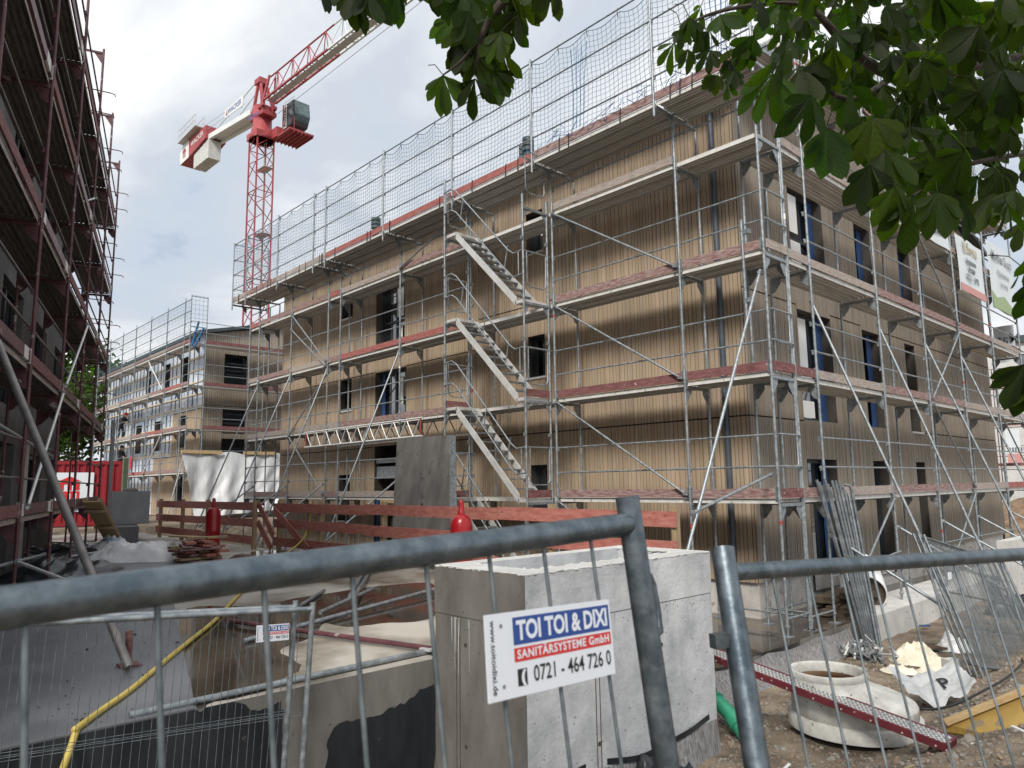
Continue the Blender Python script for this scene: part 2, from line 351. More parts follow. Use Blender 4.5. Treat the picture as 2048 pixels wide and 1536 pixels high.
o['label'] = 'bare gravelly earth of the building site'; o['category'] = 'ground'; o['kind'] = 'structure'

def deckslab(name, x0, x1, y0, y1, z0, z1, label, mats):
    b = MB(); b.bx(x0, x1, y0, y1, z0, z1)
    for i, f in enumerate(b.f): b.m[i] = 0 if i == 1 else 1   # top face / sides
    o = b.solo(name, mats, label, 'slab', kind='structure'); return o
ZS = 0.83
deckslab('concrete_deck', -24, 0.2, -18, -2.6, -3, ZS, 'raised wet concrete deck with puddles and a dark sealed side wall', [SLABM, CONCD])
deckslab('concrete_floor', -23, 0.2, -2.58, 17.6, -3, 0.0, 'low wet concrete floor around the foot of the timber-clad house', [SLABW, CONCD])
b = MB(); b.bx(-0.55, 0.34, 2.5, 17.0, -1.2, 0.035)
b.solo('concrete_footing', CONCL, 'pale cast concrete footing edge along the right side of the house', 'footing', kind='structure')

# ------------------------------------------------------------------ cladding
def clad(par, P, nrm, s0, s1, z0, top, ops, joints, wmin, wmax, seed, hue=(1, 1, 1)):
    """vertical boards on a dark backing; P(s, z, o) gives the world point o metres outside the wall plane"""
    rnd = random.Random(seed)
    bk = MB(); zt = max(top(s0), top(s1), top((s0+s1)/2))
    ss = sorted({s0, s1, (s0+s1)/2} | {q for a in ops for q in a[:2]}); zz = sorted({z0} | {q for a in ops for q in a[2:4] if q > z0})
    for i in range(len(ss)-1):
        a, c = ss[i], ss[i+1]; mid = (a+c)/2
        for j in range(len(zz)):
            za = zz[j]; last = j == len(zz)-1
            zb0, zb1 = (top(a), top(c)) if last else (zz[j+1], zz[j+1])
            zm = (za+zb0)/2
            if any(q[0] < mid < q[1] and q[2] < zm < q[3] for q in ops): continue
            bk.add([P(a, za, 0), P(c, za, 0), P(c, zb1, 0), P(a, zb0, 0)], [(0, 1, 2, 3)])
    wall = bk.part('wall', BACK, par)
    sl = MB(); s = s0
    while s < s1-0.01:
        wd = rnd.choice((wmin, wmin, (wmin+wmax)/2, wmax)); e = min(s+wd, s1); mid = (s+e)/2
        cuts = [(z0-0.02, top(mid)-0.03)]
        gaps = [(q[2], q[3]) for q in ops if q[0] < mid < q[1]]+[(j[0]-0.014, j[0]+0.014) for j in joints if j[1] <= mid <= j[2]]
        for ga, gb in gaps:
            nc = []
            for a, c in cuts:
                if gb <= a or ga >= c: nc.append((a, c)); continue
                if ga > a: nc.append((a, ga))
                if gb < c: nc.append((gb, c))
            cuts = nc
        gap = 0.0075 if wd > wmin else 0.0065
        for a, c in cuts:
            k = rnd.uniform(0.92, 1.06); th = rnd.choice((0.020, 0.024, 0.024))
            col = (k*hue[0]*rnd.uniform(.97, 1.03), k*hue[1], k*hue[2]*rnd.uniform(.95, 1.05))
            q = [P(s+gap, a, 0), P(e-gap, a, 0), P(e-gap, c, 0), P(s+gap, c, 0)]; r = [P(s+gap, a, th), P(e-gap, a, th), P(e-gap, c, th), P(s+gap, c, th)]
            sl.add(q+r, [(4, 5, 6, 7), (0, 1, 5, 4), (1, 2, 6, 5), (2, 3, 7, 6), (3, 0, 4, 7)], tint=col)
        s = e
    sl.part('cladding', DIRTYT, par)
    return wall

def window(par, P, a, c, z0, z1, mull=(), sill=True, film=None, trans=None, deep=0.20, glass=None, open_=False):
    """a dark reveal with frame and glass set into the opening; film adds the blue taped strip on the far side"""
    r = MB()
    for q in (([P(a, z0, .02), P(a, z1, .02), P(a, z1, -deep-.06), P(a, z0, -deep-.06)]), ([P(c, z0, .02), P(c, z1, .02), P(c, z1, -deep-.06), P(c, z0, -deep-.06)]),
              ([P(a, z1, .02), P(c, z1, .02), P(c, z1, -deep-.06), P(a, z1, -deep-.06)]), ([P(a, z0, .02), P(c, z0, .02), P(c, z0, -deep-.06), P(a, z0, -deep-.06)])):
        r.add(q, [(0, 1, 2, 3)])
    wn = r.part('window', REVEAL, par)
    def pbox(b, s0, s1, za, zb, o0, o1, m=0):
        vs = [P(s, z, o) for o in (o0, o1) for z in (za, zb) for s in (s0, s1)]
        b.add(vs, [(0, 1, 3, 2), (4, 6, 7, 5), (0, 4, 5, 1), (2, 3, 7, 6), (0, 2, 6, 4), (1, 5, 7, 3)], m)
    f = MB(); t = 0.07; d0, d1 = -deep-.06, -deep+.02
    pbox(f, a, a+t, z0, z1, d0, d1); pbox(f, c-t, c, z0, z1, d0, d1); pbox(f, a+t, c-t, z0, z0+t, d0, d1); pbox(f, a+t, c-t, z1-t, z1, d0, d1)
    for k in mull: pbox(f, a+t+k*(c-a-2*t)-.035, a+t+k*(c-a-2*t)+.035, z0+t, z1-t, d0+.002, d1-.002)
    for k in (trans or ()): pbox(f, a+t, c-t, z0+k*(z1-z0)-.035, z0+k*(z1-z0)+.035, d0+.004, d1-.004)
    f.part('frame', FRAME, wn)
    q = MB(); o_ = -deep-.035
    q.add([P(a+.03, z0+.03, o_), P(c-.03, z0+.03, o_), P(c-.03, z1-.03, o_), P(a+.03, z1-.03, o_)], [(0, 1, 2, 3)]); q.part('pane', glass or GLASS, wn)
    if film:
        fb = MB(); s_ = film[0]
        pbox(fb, *(s_), z0+.02, z1-.02, -deep+.03, -deep+.05); fb.part('film', film[1], wn)
    if sill:
        b = MB(); pbox(b, a-.03, c+.03, z0-.05, z0-.008, -deep+.02, .06); b.part('sill', sill if not isinstance(sill, bool) else ALU, wn)
    return wn

YW, XW = 1.03, -1.0
house = thing('clad_house', 'three-storey house clad in vertical brown timber boards behind the silver scaffold', 'house', (-1, 1.03, 0))
PF = lambda s, z, o: V((s, YW-o, z))
PR = lambda s, z, o: V((XW+o, s, z))
fo = [(-13.1, -11.58, 6.45, 8.4), (-15.2, -14.55, 7.7, 8.25), (-13.1, -11.55, 4.2, 5.7), (-15.2, -14.5, 4.72, 5.7), (-13.1, -11.55, 0.0, 3.5), (-15.18, -14.5, 1.3, 2.7),
      (-6.57, -5.97, 7.75, 8.75), (-6.57, -5.97, 4.78, 5.75), (-6.53, -5.97, 1.78, 2.76), (-18.2, -17.5, 7.7, 8.4)]
clad(house, PF, 1, -19.4, -1.0, 0.62, lambda s: 9.55, fo[:9], [(5.72, -19.4, -13.1), (5.72, -11.5, -8.3), (3.48, -11.5, -1.0), (3.48, -19.4, -13.2), (6.49, -8.3, -6.6), (6.49, -5.9, -1.0)], 0.075, 0.125, 3)
window(house, PF, *fo[0], mull=(0.5,), trans=(0.38,), deep=.22)
window(house, PF, *fo[1]); window(house, PF, *fo[2], mull=(0.5,), film=((-13.02, -12.85), FILMB)); window(house, PF, *fo[3]); window(house, PF, *fo[5])
window(house, PF, *fo[6]); window(house, PF, *fo[7], film=((-6.5, -6.36), FRAME)); window(house, PF, *fo[8])
def sheet(win, P, rects, m, o_=-.19):  # flat white quads that paint bright sky reflections over the glass
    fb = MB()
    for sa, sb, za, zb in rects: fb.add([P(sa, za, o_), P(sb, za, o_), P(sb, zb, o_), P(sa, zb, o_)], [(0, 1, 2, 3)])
    fb.part('painted_reflection', m, win)
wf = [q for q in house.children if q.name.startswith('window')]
sheet(wf[0], PF, ((-12.28, -11.95, 7.3, 8.2), (-11.9, -11.7, 7.5, 8.3), (-12.2, -12.0, 6.6, 7.05), (-11.85, -11.68, 6.6, 7.2)), REFLW)
sheet(wf[2], PF, ((-12.15, -11.95, 4.7, 5.5), (-11.88, -11.7, 4.9, 5.6)), REFLW); sheet(wf[5], PF, ((-6.25, -6.06, 8.2, 8.65),), REFLW, -.21)
# open doorway with boarded frame below
dw = MB(); a, c, z0, z1 = fo[4]
for q in ([V((a, YW-.02, z0)), V((a, YW-.02, z1)), V((a, YW+.5, z1)), V((a, YW+.5, z0))], [V((c, YW-.02, z0)), V((c, YW-.02, z1)), V((c, YW+.5, z1)), V((c, YW+.5, z0))],
          [V((a, YW-.02, z1)), V((c, YW-.02, z1)), V((c, YW+.5, z1)), V((a, YW+.5, z1))], [V((a, YW+.5, z0)), V((c, YW+.5, z0)), V((c, YW+.5, z1)), V((a, YW+.5, z1))]): dw.add(q, [(0, 1, 2, 3)])
dw = dw.part('doorway', REVEAL, house)
b = MB(); b.bx(a+.2, a+.32, YW+.05, YW+.15, 0, 2.15); b.bx(c-.42, c-.30, YW+.05, YW+.15, 0, 2.45); b.bx(a+.32, c-.42, YW+.06, YW+.14, 1.85, 2.15); b.part('door_frame', TIMY, dw)
b = MB(); b.bx(a+.05, c-.05, YW+.02, YW+.2, 2.55, 2.9); b.bx(a+.05, c-.05, YW+.0, YW+.2, 3.0, 3.12); b.part('lintel', SIGNW if False else GALV, dw)
b = MB(); b.bx(a+.02, a+.16, YW+.03, YW+.05, 0.0, 2.0); b.part('film', FILMB, dw)

gz = lambda s: 9.55+0.27*(7.535-abs(s-8.565)) if True else 0
ro = [(3.02, 4.55, 6.6, 8.34), (6.25, 7.15, 6.6, 8.3), (8.89, 9.75, 6.6, 8.28), (3.09, 4.6, 3.5, 5.72), (6.23, 7.25, 3.5, 5.72), (8.88, 9.58, 3.5, 5.72), (3.1, 4.4, 0.25, 2.74), (6.3, 7.15, 0.25, 2.74), (8.89, 9.6, 0.25, 2.74)]
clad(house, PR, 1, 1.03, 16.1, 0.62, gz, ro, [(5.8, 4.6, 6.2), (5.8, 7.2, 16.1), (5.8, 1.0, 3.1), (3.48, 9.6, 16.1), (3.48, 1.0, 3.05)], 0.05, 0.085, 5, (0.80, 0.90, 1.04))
for k, q in enumerate(ro):
    big = k % 3 == 0; a, c, z0, z1 = q
    wn = window(house, PR, a, c, z0, z1, mull=(), trans=(0.42,) if k in (0, 1, 2) else (), sill=(k == 5), film=((c-.30, c-.03), FILMB) if k in (0, 1, 2, 3, 4, 6) else None, deep=.22)
    if k in (0, 3):   # white quads paint a bright sky reflection before part of the pane
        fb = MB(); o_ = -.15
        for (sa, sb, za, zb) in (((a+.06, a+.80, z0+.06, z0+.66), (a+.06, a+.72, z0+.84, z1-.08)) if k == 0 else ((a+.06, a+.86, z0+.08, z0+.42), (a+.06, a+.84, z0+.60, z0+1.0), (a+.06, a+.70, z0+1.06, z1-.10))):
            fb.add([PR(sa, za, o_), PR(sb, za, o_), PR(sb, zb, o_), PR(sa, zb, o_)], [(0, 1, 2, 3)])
        fb.part('painted_reflection', REFLW, wn)
# plinth, rain pipe, roof, vents
b = MB(); b.bx(-19.38, -1.02, YW+.04, YW+.5, 0, .62); b.bx(-1.5, XW-.03, YW+.5, 16.05, 0, .62); b.part('plinth', PLINTH, house)
b = MB(); b.tube((-1.39, .93, .25), (-1.39, .93, 9.3), .055, 12)
for z in (1.6, 3.9, 6.2, 8.4): b.tube((-1.39, .93, z), (-1.39, .93, z+.06), .064, 12); b.bx(-1.42, -1.36, .94, 1.03, z+.01, z+.05)
b.part('rain_pipe', PIPEM, house)
b = MB(); yr = 8.565
for sg, y0 in ((1, 0.72), (-1, 16.4)):
    z_ = 9.50; zr = 11.68
    b.add([V((-19.7, y0, z_)), V((-.75, y0, z_)), V((-.75, yr, zr)), V((-19.7, yr, zr)), V((-19.7, y0, z_+.14)), V((-.75, y0, z_+.14)), V((-.75, yr, zr+.14)), V((-19.7, yr, zr+.14))],
          [(0, 1, 2, 3), (4, 5, 6, 7), (0, 1, 5, 4), (1, 2, 6, 5), (0, 3, 7, 4)])
rf = b.part('roof', ROOFM, house)
b = MB()
b.tube((-19.5, .66, 9.48), (-.9, .66, 9.48), .06, 10); b.part('gutter', PIPEM, house)
for (u, v0, v1, r) in ((1056, 318, 277, .13), (1043, 318, 293, .06), (752, 468, 437, .13)):
    y = 1.7; z0 = at_y(u, v0, y).z-.5; q = at_y(u, v1, y); x, z1 = q.x, q.z; z_ = 9.55+.27*(y-.7)
    b = MB(); b.tube((x, y, z_-.05), (x, y, z1-.1), r*.8, 12)
    for k in (0, .13, .26): b.tube((x, y, z1-.09-k), (x, y, z1-k), r*1.2, 12)
    b.box((x, y, z_+.1), (r*6, r*6, .24)); b.part('vent', ROOFM, house)
b = MB(); b.bx(-19.4, -1, 16.0, 16.1, 0, 9.55); b.bx(-19.4, -19.35, 1.08, 16.0, 0, 9.6); b.part('rear_wall', DIRTYT, house)

# ------------------------------------------------------------------ scaffolds
def scaffold(t, xs, levels, zb, zto, zti, std, toe, wd=.73, rails=(0.5, 1.0), deckm=None, noskip=None, skipdeck=(), skiprail=(), tags=True, seed=1, rmat=None, gus=None, railtop=None, inner_rail=False, lip=None, small=False):
    """facade scaffold in the local frame of t: x along the wall, y from the outer row (0) to the inner row (wd)"""
    rnd = random.Random(seed); rmat = rmat or std; gus = gus or std; deckm = deckm or DECK; lip = lip or LIP
    nn = 8 if not small else 5
    for i, x in enumerate(xs):
        for row, zt in ((0, zto(i)), (wd, zti(i))):
            if zt is None: continue
            b = MB(); r = .0242
            b.tube((x, row, zb+.1), (x, row, zt), r, nn)
            for l in levels:
                if l < zt: b.tube((x, row, l+.02), (x, row, l+.2), r*1.16, nn)
                if row == 0 and l+1 < zt+.3:
                    for q in rails: b.box((x, row+.035, l+q-.03), (.035, .05, .07))
            if tags and row == 0:
                for _ in range(1):
                    z = zb+rnd.uniform(.6, zt-zb-.5); b.tube((x, row, z), (x, row, z+rnd.choice((.06, .10))), r*1.06, nn, m=rnd.choice((1, 1, 2)))
            sp = b.part('standard', [std, STICKR, STICKW], t, local=True)
            if not small:
                b = MB(); b.tube((x, row, zb), (x, row, zb+.3), .019, 8); b.box((x, row, zb+.006), (.15, .15, .012)); b.tube((x, row, zb+.14), (x, row, zb+.17), .04, 6); b.part('base_plate', std, sp, local=True)
        for l in levels:
            b = MB(); z = l-.09
            b.bx(x-.025, x+.025, .03, wd-.03, z-.03, z+.02)
            for y0, sg in ((.024, 1), (wd-.024, -1)):
                b.prism([(x-.004, y0, z-.03), (x-.004, y0, z-.26), (x-.004, y0+sg*.05, z-.24), (x-.004, y0+sg*.16, z-.10), (x-.004, y0+sg*.16, z-.03)], (.008, 0, 0))
            b.part('transom', gus, t, local=True)
    for k in range(len(xs)-1):
        x0, x1 = sorted((xs[k], xs[k+1]))
        for li, l in enumerate(levels):
            if (k, li) not in skipdeck:
                b = MB(); wp = (wd-.08)/2
                for q in (0, 1):
                    y0 = .035+q*(wp+.01); y1 = y0+wp; xa, xb = x0+.03, x1-.03
                    b.bx(xa, xb, y0, y1, l-.012, l)
                    b.bx(xa, xb, y0, y0+.006, l-.075, l-.013, m=1 if q == 0 else 0); b.bx(xa, xb, y1-.006, y1, l-.075, l-.013)
                    if not small:
                        for f in (.25, .5, .75): b.bx(xa, xb, y0+f*wp-.022, y0+f*wp+.022, l-.034, l-.0135)
                        b.bx(xa-.02, xa+.04, y0+.01, y1-.01, l-.055, l-.036); b.bx(xb-.04, xb+.02, y0+.01, y1-.01, l-.055, l-.036)
                b.part('deck', [deckm, lip], t, local=True)
            tm = toe(k, li)
            if tm is not None:
                b = MB(); e0 = rnd.uniform(.02, .05); e1 = rnd.uniform(.02, .05); dz = rnd.uniform(-.012, .012)
                b.box(((x0+x1)/2, .012, l+.085+dz/2), (x1-x0-e0-e1, .028, .15), rot=Matrix.Rotation(dz/(x1-x0), 3, 'Y'))
                for xx in (x0+.045, x1-.045): b.bx(xx-.012, xx+.012, -.006, .031, l-.01, l+.19, m=1)
                mm = [tm, GALV] if not isinstance(tm, tuple) else [tm[0], tm[1]]
                if isinstance(tm, tuple): b.bx(x1-.52, x1-.22, -.004, .028, l+.006, l+.166, m=1); b.bx(x0+.1, x0+.34, -.004, .028, l+.006, l+.166, m=1)
                b.part('toe_board', mm, t, local=True)
            if (k, li) not in skiprail:
                for q in rails:
                    b = MB(); b.tube((x0-.02, .055 if not small else .03, l+q), (x1+.02, .055 if not small else .03, l+q), .0168, 8 if not small else 5); b.part('guard_rail', rmat, t, local=True)

def brace(t, name, a, b_, r=.024, m=GALV, local=True, clamps=True, n=8):
    b = MB(); a = V(a); b_ = V(b_); b.tube(a, b_, r, n)
    if clamps:
        for q, w_ in ((a, .06), (b_, -.06)):
            d = (b_-a).normalized()*w_; b.tube(q+d*.4, q+d*1.4, r*1.5, 6, m=1); b.box(q+d*.9, (.06, .06, .05), m=1)
    return b.part(name, [m, CLAMP], t, local=local)

LV = [2.05, 4.05, 6.05, 8.05]
FX = [0, -1.6, -4.70, -7.39, -10.34, -13.47, -14.20, -16.65, -19.15, -19.95]
front = thing('front_scaffold', 'long silver steel scaffold standing along the front of the clad house', 'scaffold', (0, 0, 0))
TF = {0: [TFAD, TDRK, TFAD, None], 1: [TFAD, TDRK, TFAD, TGRY], 2: [None, None, None, None], 3: [None, TFAD, TRED, TFAD], 4: [TGRY, TFAD, TRED, TGRY],
      5: [TFAD, TGRY, TFAD, TRED], 6: [TGRY, TGRY, TGRY, TFAD], 7: [TFAD, TGRY, TFAD, TFAD], 8: [TGRY, TGRY, TGRY, TRED]}
scaffold(front, FX, LV, 0.0, lambda i: 9.0 if i not in (0, 9) else (9.0 if i == 0 else 8.3), lambda i: 8.95, GALV, lambda k, l: TF[k][l], skiprail={(2, 0), (2, 1), (2, 2), (2, 3), (0, 3), (1, 3), (3, 3), (4, 3), (5, 3), (6, 3), (7, 3), (8, 3)}, skipdeck=set())
for k in range(9):   # single rail under the top lift
    if k != 2:
        b = MB(); b.tube((FX[k]+.02, .05, 8.58), (FX[k+1]-.02, .05, 8.58), .0168, 8); b.part('guard_rail', GALV, front)
# top lift: widened deck on consoles, posts, rails and net
ZT = 9.03; YO = -.56
TTOP = [TFAD, TFAD, TRED, TRED, TRED, TGRY, TGRY, TFAD, TGRY]
NX = [0.30]+FX[1:9]+[-20.3]
for i, x in enumerate(NX):
    b = MB(); b.tube((x, YO, ZT-.28), (x, YO, 11.28), .0242, 8)
    for q in (.5, 1.05, 1.6, 2.2): b.box((x, YO+.035, ZT+q-.03), (.035, .05, .07))
    b.part('guard_post', GALV, front)
    b = MB(); z = ZT-.09; b.bx(x-.025, x+.025, YO+.03, .73, z-.03, z+.02); b.prism([(x-.004, -.02, z-.03), (x-.004, -.02, z-.24), (x-.004, -.08, z-.22), (x-.004, -.2, z-.03)], (.008, 0, 0)); b.part('console', GALV, front)
def netpt(x0, x1, u, w, sag, rnd):
    x = x0+(x1-x0)*u; z0 = ZT-.02; top = 11.2-sag*abs(math.sin(u*math.pi*sag_n))*(0.9+.1*math.sin(u*9))
    return V((x+.03*mnoise.noise(V((x*1.5, w*3, 1))), YO+.07+.05*math.sin(u*math.pi)*w*(1-w)*4+.03*mnoise.noise(V((x*2, w*4, 5))), z0+(top-z0)*w))
rnd = random.Random(4)
for k in range(9):
    x0, x1 = NX[k], NX[k+1]
    b = MB(); wp = .31
    for q in range(3):
        y0 = YO+.03+q*(wp+.008); b.bx(x1+.03, x0-.03, y0, y0+wp, ZT-.012, ZT); b.bx(x1+.03, x0-.03, y0, y0+.006, ZT-.075, ZT-.013, m=1 if q == 0 else 0); b.bx(x1+.03, x0-.03, y0+wp-.006, y0+wp, ZT-.075, ZT-.013)
        for f in (.25, .5, .75): b.bx(x1+.03, x0-.03, y0+f*wp-.022, y0+f*wp+.022, ZT-.034, ZT-.0135)
    b.part('deck', [DECK, LIP], front)
    b = MB(); b.bx(x1+.03, x0-.03, YO, YO+.028, ZT+.01, ZT+.165)
    for q in range(3):   # black net ties round the board
        xx = x1+(x0-x1)*rnd.uniform(.1, .9); b.beam((xx, YO-.005, ZT-.1), (xx+.02, YO-.005, ZT+.19), .016, .016, m=1)
    b.part('toe_board', [TTOP[k], SIGNK], front)
    for q in (.5, 1.05, 1.6, 2.2):
        b = MB(); b.tube((x1-.03, YO+.05, ZT+q), (x0+.03, YO+.05, ZT+q), .0168, 8); b.part('guard_rail', GALV, front)
    wlen = abs(x1-x0); sag_n = max(1, round(wlen/.78)); sag = .13
    nu = max(4, int(wlen/.105)); nv = 20; b = MB(); r = .0043
    for i in range(nu+1): b.path([netpt(x0, x1, i/nu, j/nv, sag, rnd) for j in range(0, nv+1, 2)], r, 3)
    for j in range(nv+1): b.path([netpt(x0, x1, i/nu, j/nv, sag, rnd) for i in range(nu+1)], r*(2 if j == nv else 1), 3)
    for i in range(sag_n+1):
        xx = x0+(x1-x0)*i/sag_n; b.path([(xx, YO+.06, 11.27), (xx+.01, YO+.03, 11.2), (xx, YO+.07, 11.08)], .008, 4, m=1)
    if k in (0, 1):   # bunched blue net and hanging cord near the corner
        for q in range(14):
            xx = x1+(x0-x1)*rnd.uniform(.05, .95); zz = ZT+rnd.uniform(.1, .35); b.path([(xx+rnd.uniform(-.5, .5)*f, YO-.02+.05*math.sin(f*9+q), zz+.12*math.sin(f*7+q)) for f in (0, .3, .6, 1)], .006, 4, m=2)
        for q in range(4):
            xx = x1+1.2+.09*q; b.path([(xx, YO-.02, ZT+.2), (xx+.04, YO-.03, ZT+1.0), (xx-.03+.05*q, YO, ZT+1.9)], .008, 4, m=2)
    b.part('safety_net', [NETM, SIGNK, ROPEB], front)
# end guard of the top lift on the far left
b = MB()
for q in (.5, 1.05, 1.6, 2.2): b.tube((-20.3, YO, ZT+q), (-20.3, .75, ZT+q), .0168, 8)
b.tube((-20.3, .75, ZT-.2), (-20.3, .75, 11.28), .0242, 8); b.part('end_guard', GALV, front)
# braces and rakers
for k, (l0, l1) in (((2, 1), (8.0, 6.1)), ((2, 1), (6.0, 4.1)), ((2, 1), (4.0, 2.1)), ((2, 1), (2.0, .3)), ((7, 6), (8.0, 6.1)), ((7, 6), (7.5, 5.95)), ((7, 6), (4.0, 2.1)), ((4, 3), (8.1, 8.95)), ((6, 7), (5.7, 3.9))):
    brace(front, 'diagonal_brace', (FX[k[0]]+.02, -.045, l0), (FX[k[1]]-.02, -.045, l1), .021)
for x, y1, z1, z0 in ((-10.34, -2.45, .05, 5.9), (-14.2, -2.3, .05, 5.9), (-16.65, -2.4, .05, 6.0), (-19.15, -2.3, .05, 5.9), (-0.02, -2.72, .86, 5.7)):
    brace(front, 'raker', (x-.06, .0+.12*(z0-5.66), z0), (x-.06, y1, z1), .0245)
for x, za, y1, z1 in ((-10.34, 2.5, -2.1, 1.0), (-14.2, 2.45, -1.9, 1.0), (-16.65, 2.4, -1.9, 1.1), (-19.15, 2.4, -1.8, 1.1), (-0.02, 2.44, -2.3, 1.9)):
    brace(front, 'raker_tie', (x-.06, 0, za), (x-.06, y1, z1), .0245)
for y in (-.12, .52):   # lattice girders carrying the bays over the doorway
    b = MB(); z0, z1 = 3.55, 4.0; xa, xb = (-15.3, -9.15) if y < 0 else (-14.3, -7.5)
    b.tube((xa, y, z0), (xb, y, z0), .0242, 8); b.tube((xa, y, z1), (xb, y, z1), .0242, 8); n = 20
    for i in range(n): 
        f0 = xa+.1+(xb-xa-.2)*i/n; f1 = xa+.1+(xb-xa-.2)*(i+1)/n; b.tube((f0, y, z0 if i % 2 else z1), (f1, y, z1 if i % 2 else z0), .017, 6)
    for xx in (xa+.08, xb-.08): b.tube((xx, y, z0), (xx, y, z1), .02, 6, m=1)
    b.part('lattice_girder', [ALU, STICKR], front)
# corner: end guards facing the right side
for l in LV[:3]:
    b = MB()
    for q in (.5, 1.0): b.tube((.05, 0, l+q), (.05, .73, l+q), .0168, 8)
    b.path([(.05, .12, l+1.0), (.05, .12, l+.55), (.05, .18, l+.48), (.05, .55, l+.48), (.05, .61, l+.55), (.05, .61, l+1.0)], .014, 6); b.part('end_guard', GALV, front)
    b = MB(); b.bx(.03, .058, .03, .70, l+.01, l+.16); b.part('toe_board', [TDRK if l < 6 else TGRY], front)
b = MB()   # base transoms by the corner
b.tube((0, 0, .26), (0, .73, .26), .0168, 6); b.tube((0, .73, .2), (-1.6, .73, .2), .0168, 6); b.part('base_transom', GALV, front)
b = MB(); b.tube((-.33, -.06, 4.9), (-.33, -.06, 6.6), .0242, 8); b.bx(-.36, -.2, -.08, .0, 6.35, 6.42); b.bx(-.36, -.2, -.08, .0, 5.2, 5.27); b.part('standard', GALV, front)

# stair tower
stair = thing('stair_tower', 'aluminium scaffold stair tower with four steep flights in front of the house', 'stair tower', (-6.0, -.4, 0))
SX0, SX1, SY = -7.36, -4.76, -.80
for x, zt in ((SX0, 9.4), (SX1, 8.25)):
    for y in (SY, -.10):
        b = MB(); b.tube((x, y, .1), (x, y, zt if y == SY else min(zt, 8.3)), .0242, 8)
        for l in LV: b.tube((x, y, l), (x, y, l+.2), .028, 8)
        for z in (1.1, 1.6, 3.3, 5.2, 7.3): b.box((x, y-.03, z), (.04, .05, .07))
        sp = b.part('standard', GALV, stair); b = MB(); b.tube((x, y, 0), (x, y, .3), .019, 8); b.box((x, y, .006), (.15, .15, .012)); b.part('base_plate', GALV, sp)
    for l in LV:
        b = MB(); b.bx(x-.025, x+.025, SY, -.05, l-.12, l-.07)
        for y0, sg in ((SY+.024, 1), (-.12, -1)): b.prism([(x-.004, y0, l-.12), (x-.004, y0, l-.34), (x-.004, y0+sg*.14, l-.12)], (.008, 0, 0))
        b.part('transom', GALV, stair)
        b = MB()
        b.tube((x, SY, l+1.0), (x, 0, l+1.0), .0168, 6); y0, y1 = SY+.1, -.15
        b.path([(x, y0, l+1.0), (x, y0, l+.35), (x, y0+.08, l+.26), (x, y1-.08, l+.26), (x, y1, l+.35), (x, y1, l+1.0)], .015, 6); b.part('end_guard', GALV, stair)
        if l in (2.05, 4.05): b = MB(); b.bx(x-.014, x+.014, SY+.04, -.1, l+.01, l+.16); b.part('toe_board', TDRK, stair)
for k, (zt, zl) in enumerate(((8.05, 6.05), (6.05, 4.05), (4.05, 2.05), (2.05, .05))):
    xa, xb = SX0+.36, SX1-.28
    fl = MB()
    for y in (SY+.06, -.16):
        fl.prism([(xa, y-.02, zt), (xa, y-.02, zt-.17), (xb, y-.02, zl-.10), (xb, y-.02, zl+.08)], (0, .035, 0))
    fl = fl.part('flight', ALU, stair)
    b = MB(); n = 10
    for i in range(1, n):
        x = xa+(xb-xa)*i/n; z = zt+(zl-zt)*i/n; b.bx(x-.055, x+.055, SY+.08, -.14, z-.03, z)
    b.part('tread', CLAMP, fl)
    b = MB(); b.bx(SX0+.03, xa+.02, SY+.04, -.10, zt-.07, zt-.005); b.part('landing', ALU, fl)
    b = MB(); b.bx(xb-.02, SX1-.03, SY+.04, -.10, zl-.07, zl-.005); b.part('landing', ALU, fl)
    b = MB(); y = SY-.02
    for dz in (.50, 1.0):
        b.path([(SX0, y, zt+dz), (SX0+.28, y, zt+dz+.02), (SX0+.45, y, zt+dz-.08), (xb-.15, y, zl+dz+.10), (xb+.02, y, zl+dz-.02), (SX1, y, zl+dz)], .0168, 8)
    for f in (.12, .5, .86):
        x = xa+(xb-xa)*f; z = zt+(zl-zt)*f; b.tube((x, y, z+.42), (x+.12, y, z+.92), .014, 6)
    b.tube((SX0+.08, y, zt+.5), (SX0+.08, y, zt+1.0), .014, 6); b.tube((SX1-.12, y, zl+.5), (SX1-.12, y, zl+1.0), .014, 6)
    b.part('handrail', GALV, fl)

# right-hand scaffold
RX = [0.75, 1.57, 4.53, 7.14, 9.69, 12.64, 15.6]
right = thing('gable_scaffold', 'silver steel scaffold wrapping the right gable side of the clad house', 'scaffold', (0.02, 0, 0), math.pi/2)
TR = [[TFAD, TDRK, TGRY, TGRY, None], [TGRY, TGRY, TGRY, TGRY, TGRY], [TFAD, TFAD, TFAD, TRED, TFAD], [TFAD, TFAD, TFAD, TFAD, TFAD], [TGRY, TGRY, TFAD, TFAD, TGRY], [TRED, TGRY, TGRY, TGRY, TGRY]]
scaffold(right, RX, LV+[10.05], 0.0, lambda i: 10.9 if i < 2 else 12.0, lambda i: 9.9, GALV, lambda k, l: TR[k][l], skiprail={(0, 0), (0, 1), (0, 2)}, seed=5)
for i, (y0, x1, z1) in enumerate(((1.57, 1.95, -.1), (4.53, 1.85, -.3), (7.14, 1.95, -.3), (9.69, 1.9, -.3), (12.64, 1.9, -.3))):
    brace(right, 'raker', (y0+.06, .06, 5.5), (y0+.06, -x1, z1))
    brace(right, 'raker_tie', (y0+.06, 0, 1.42), (y0+.06, -1.75, .35))
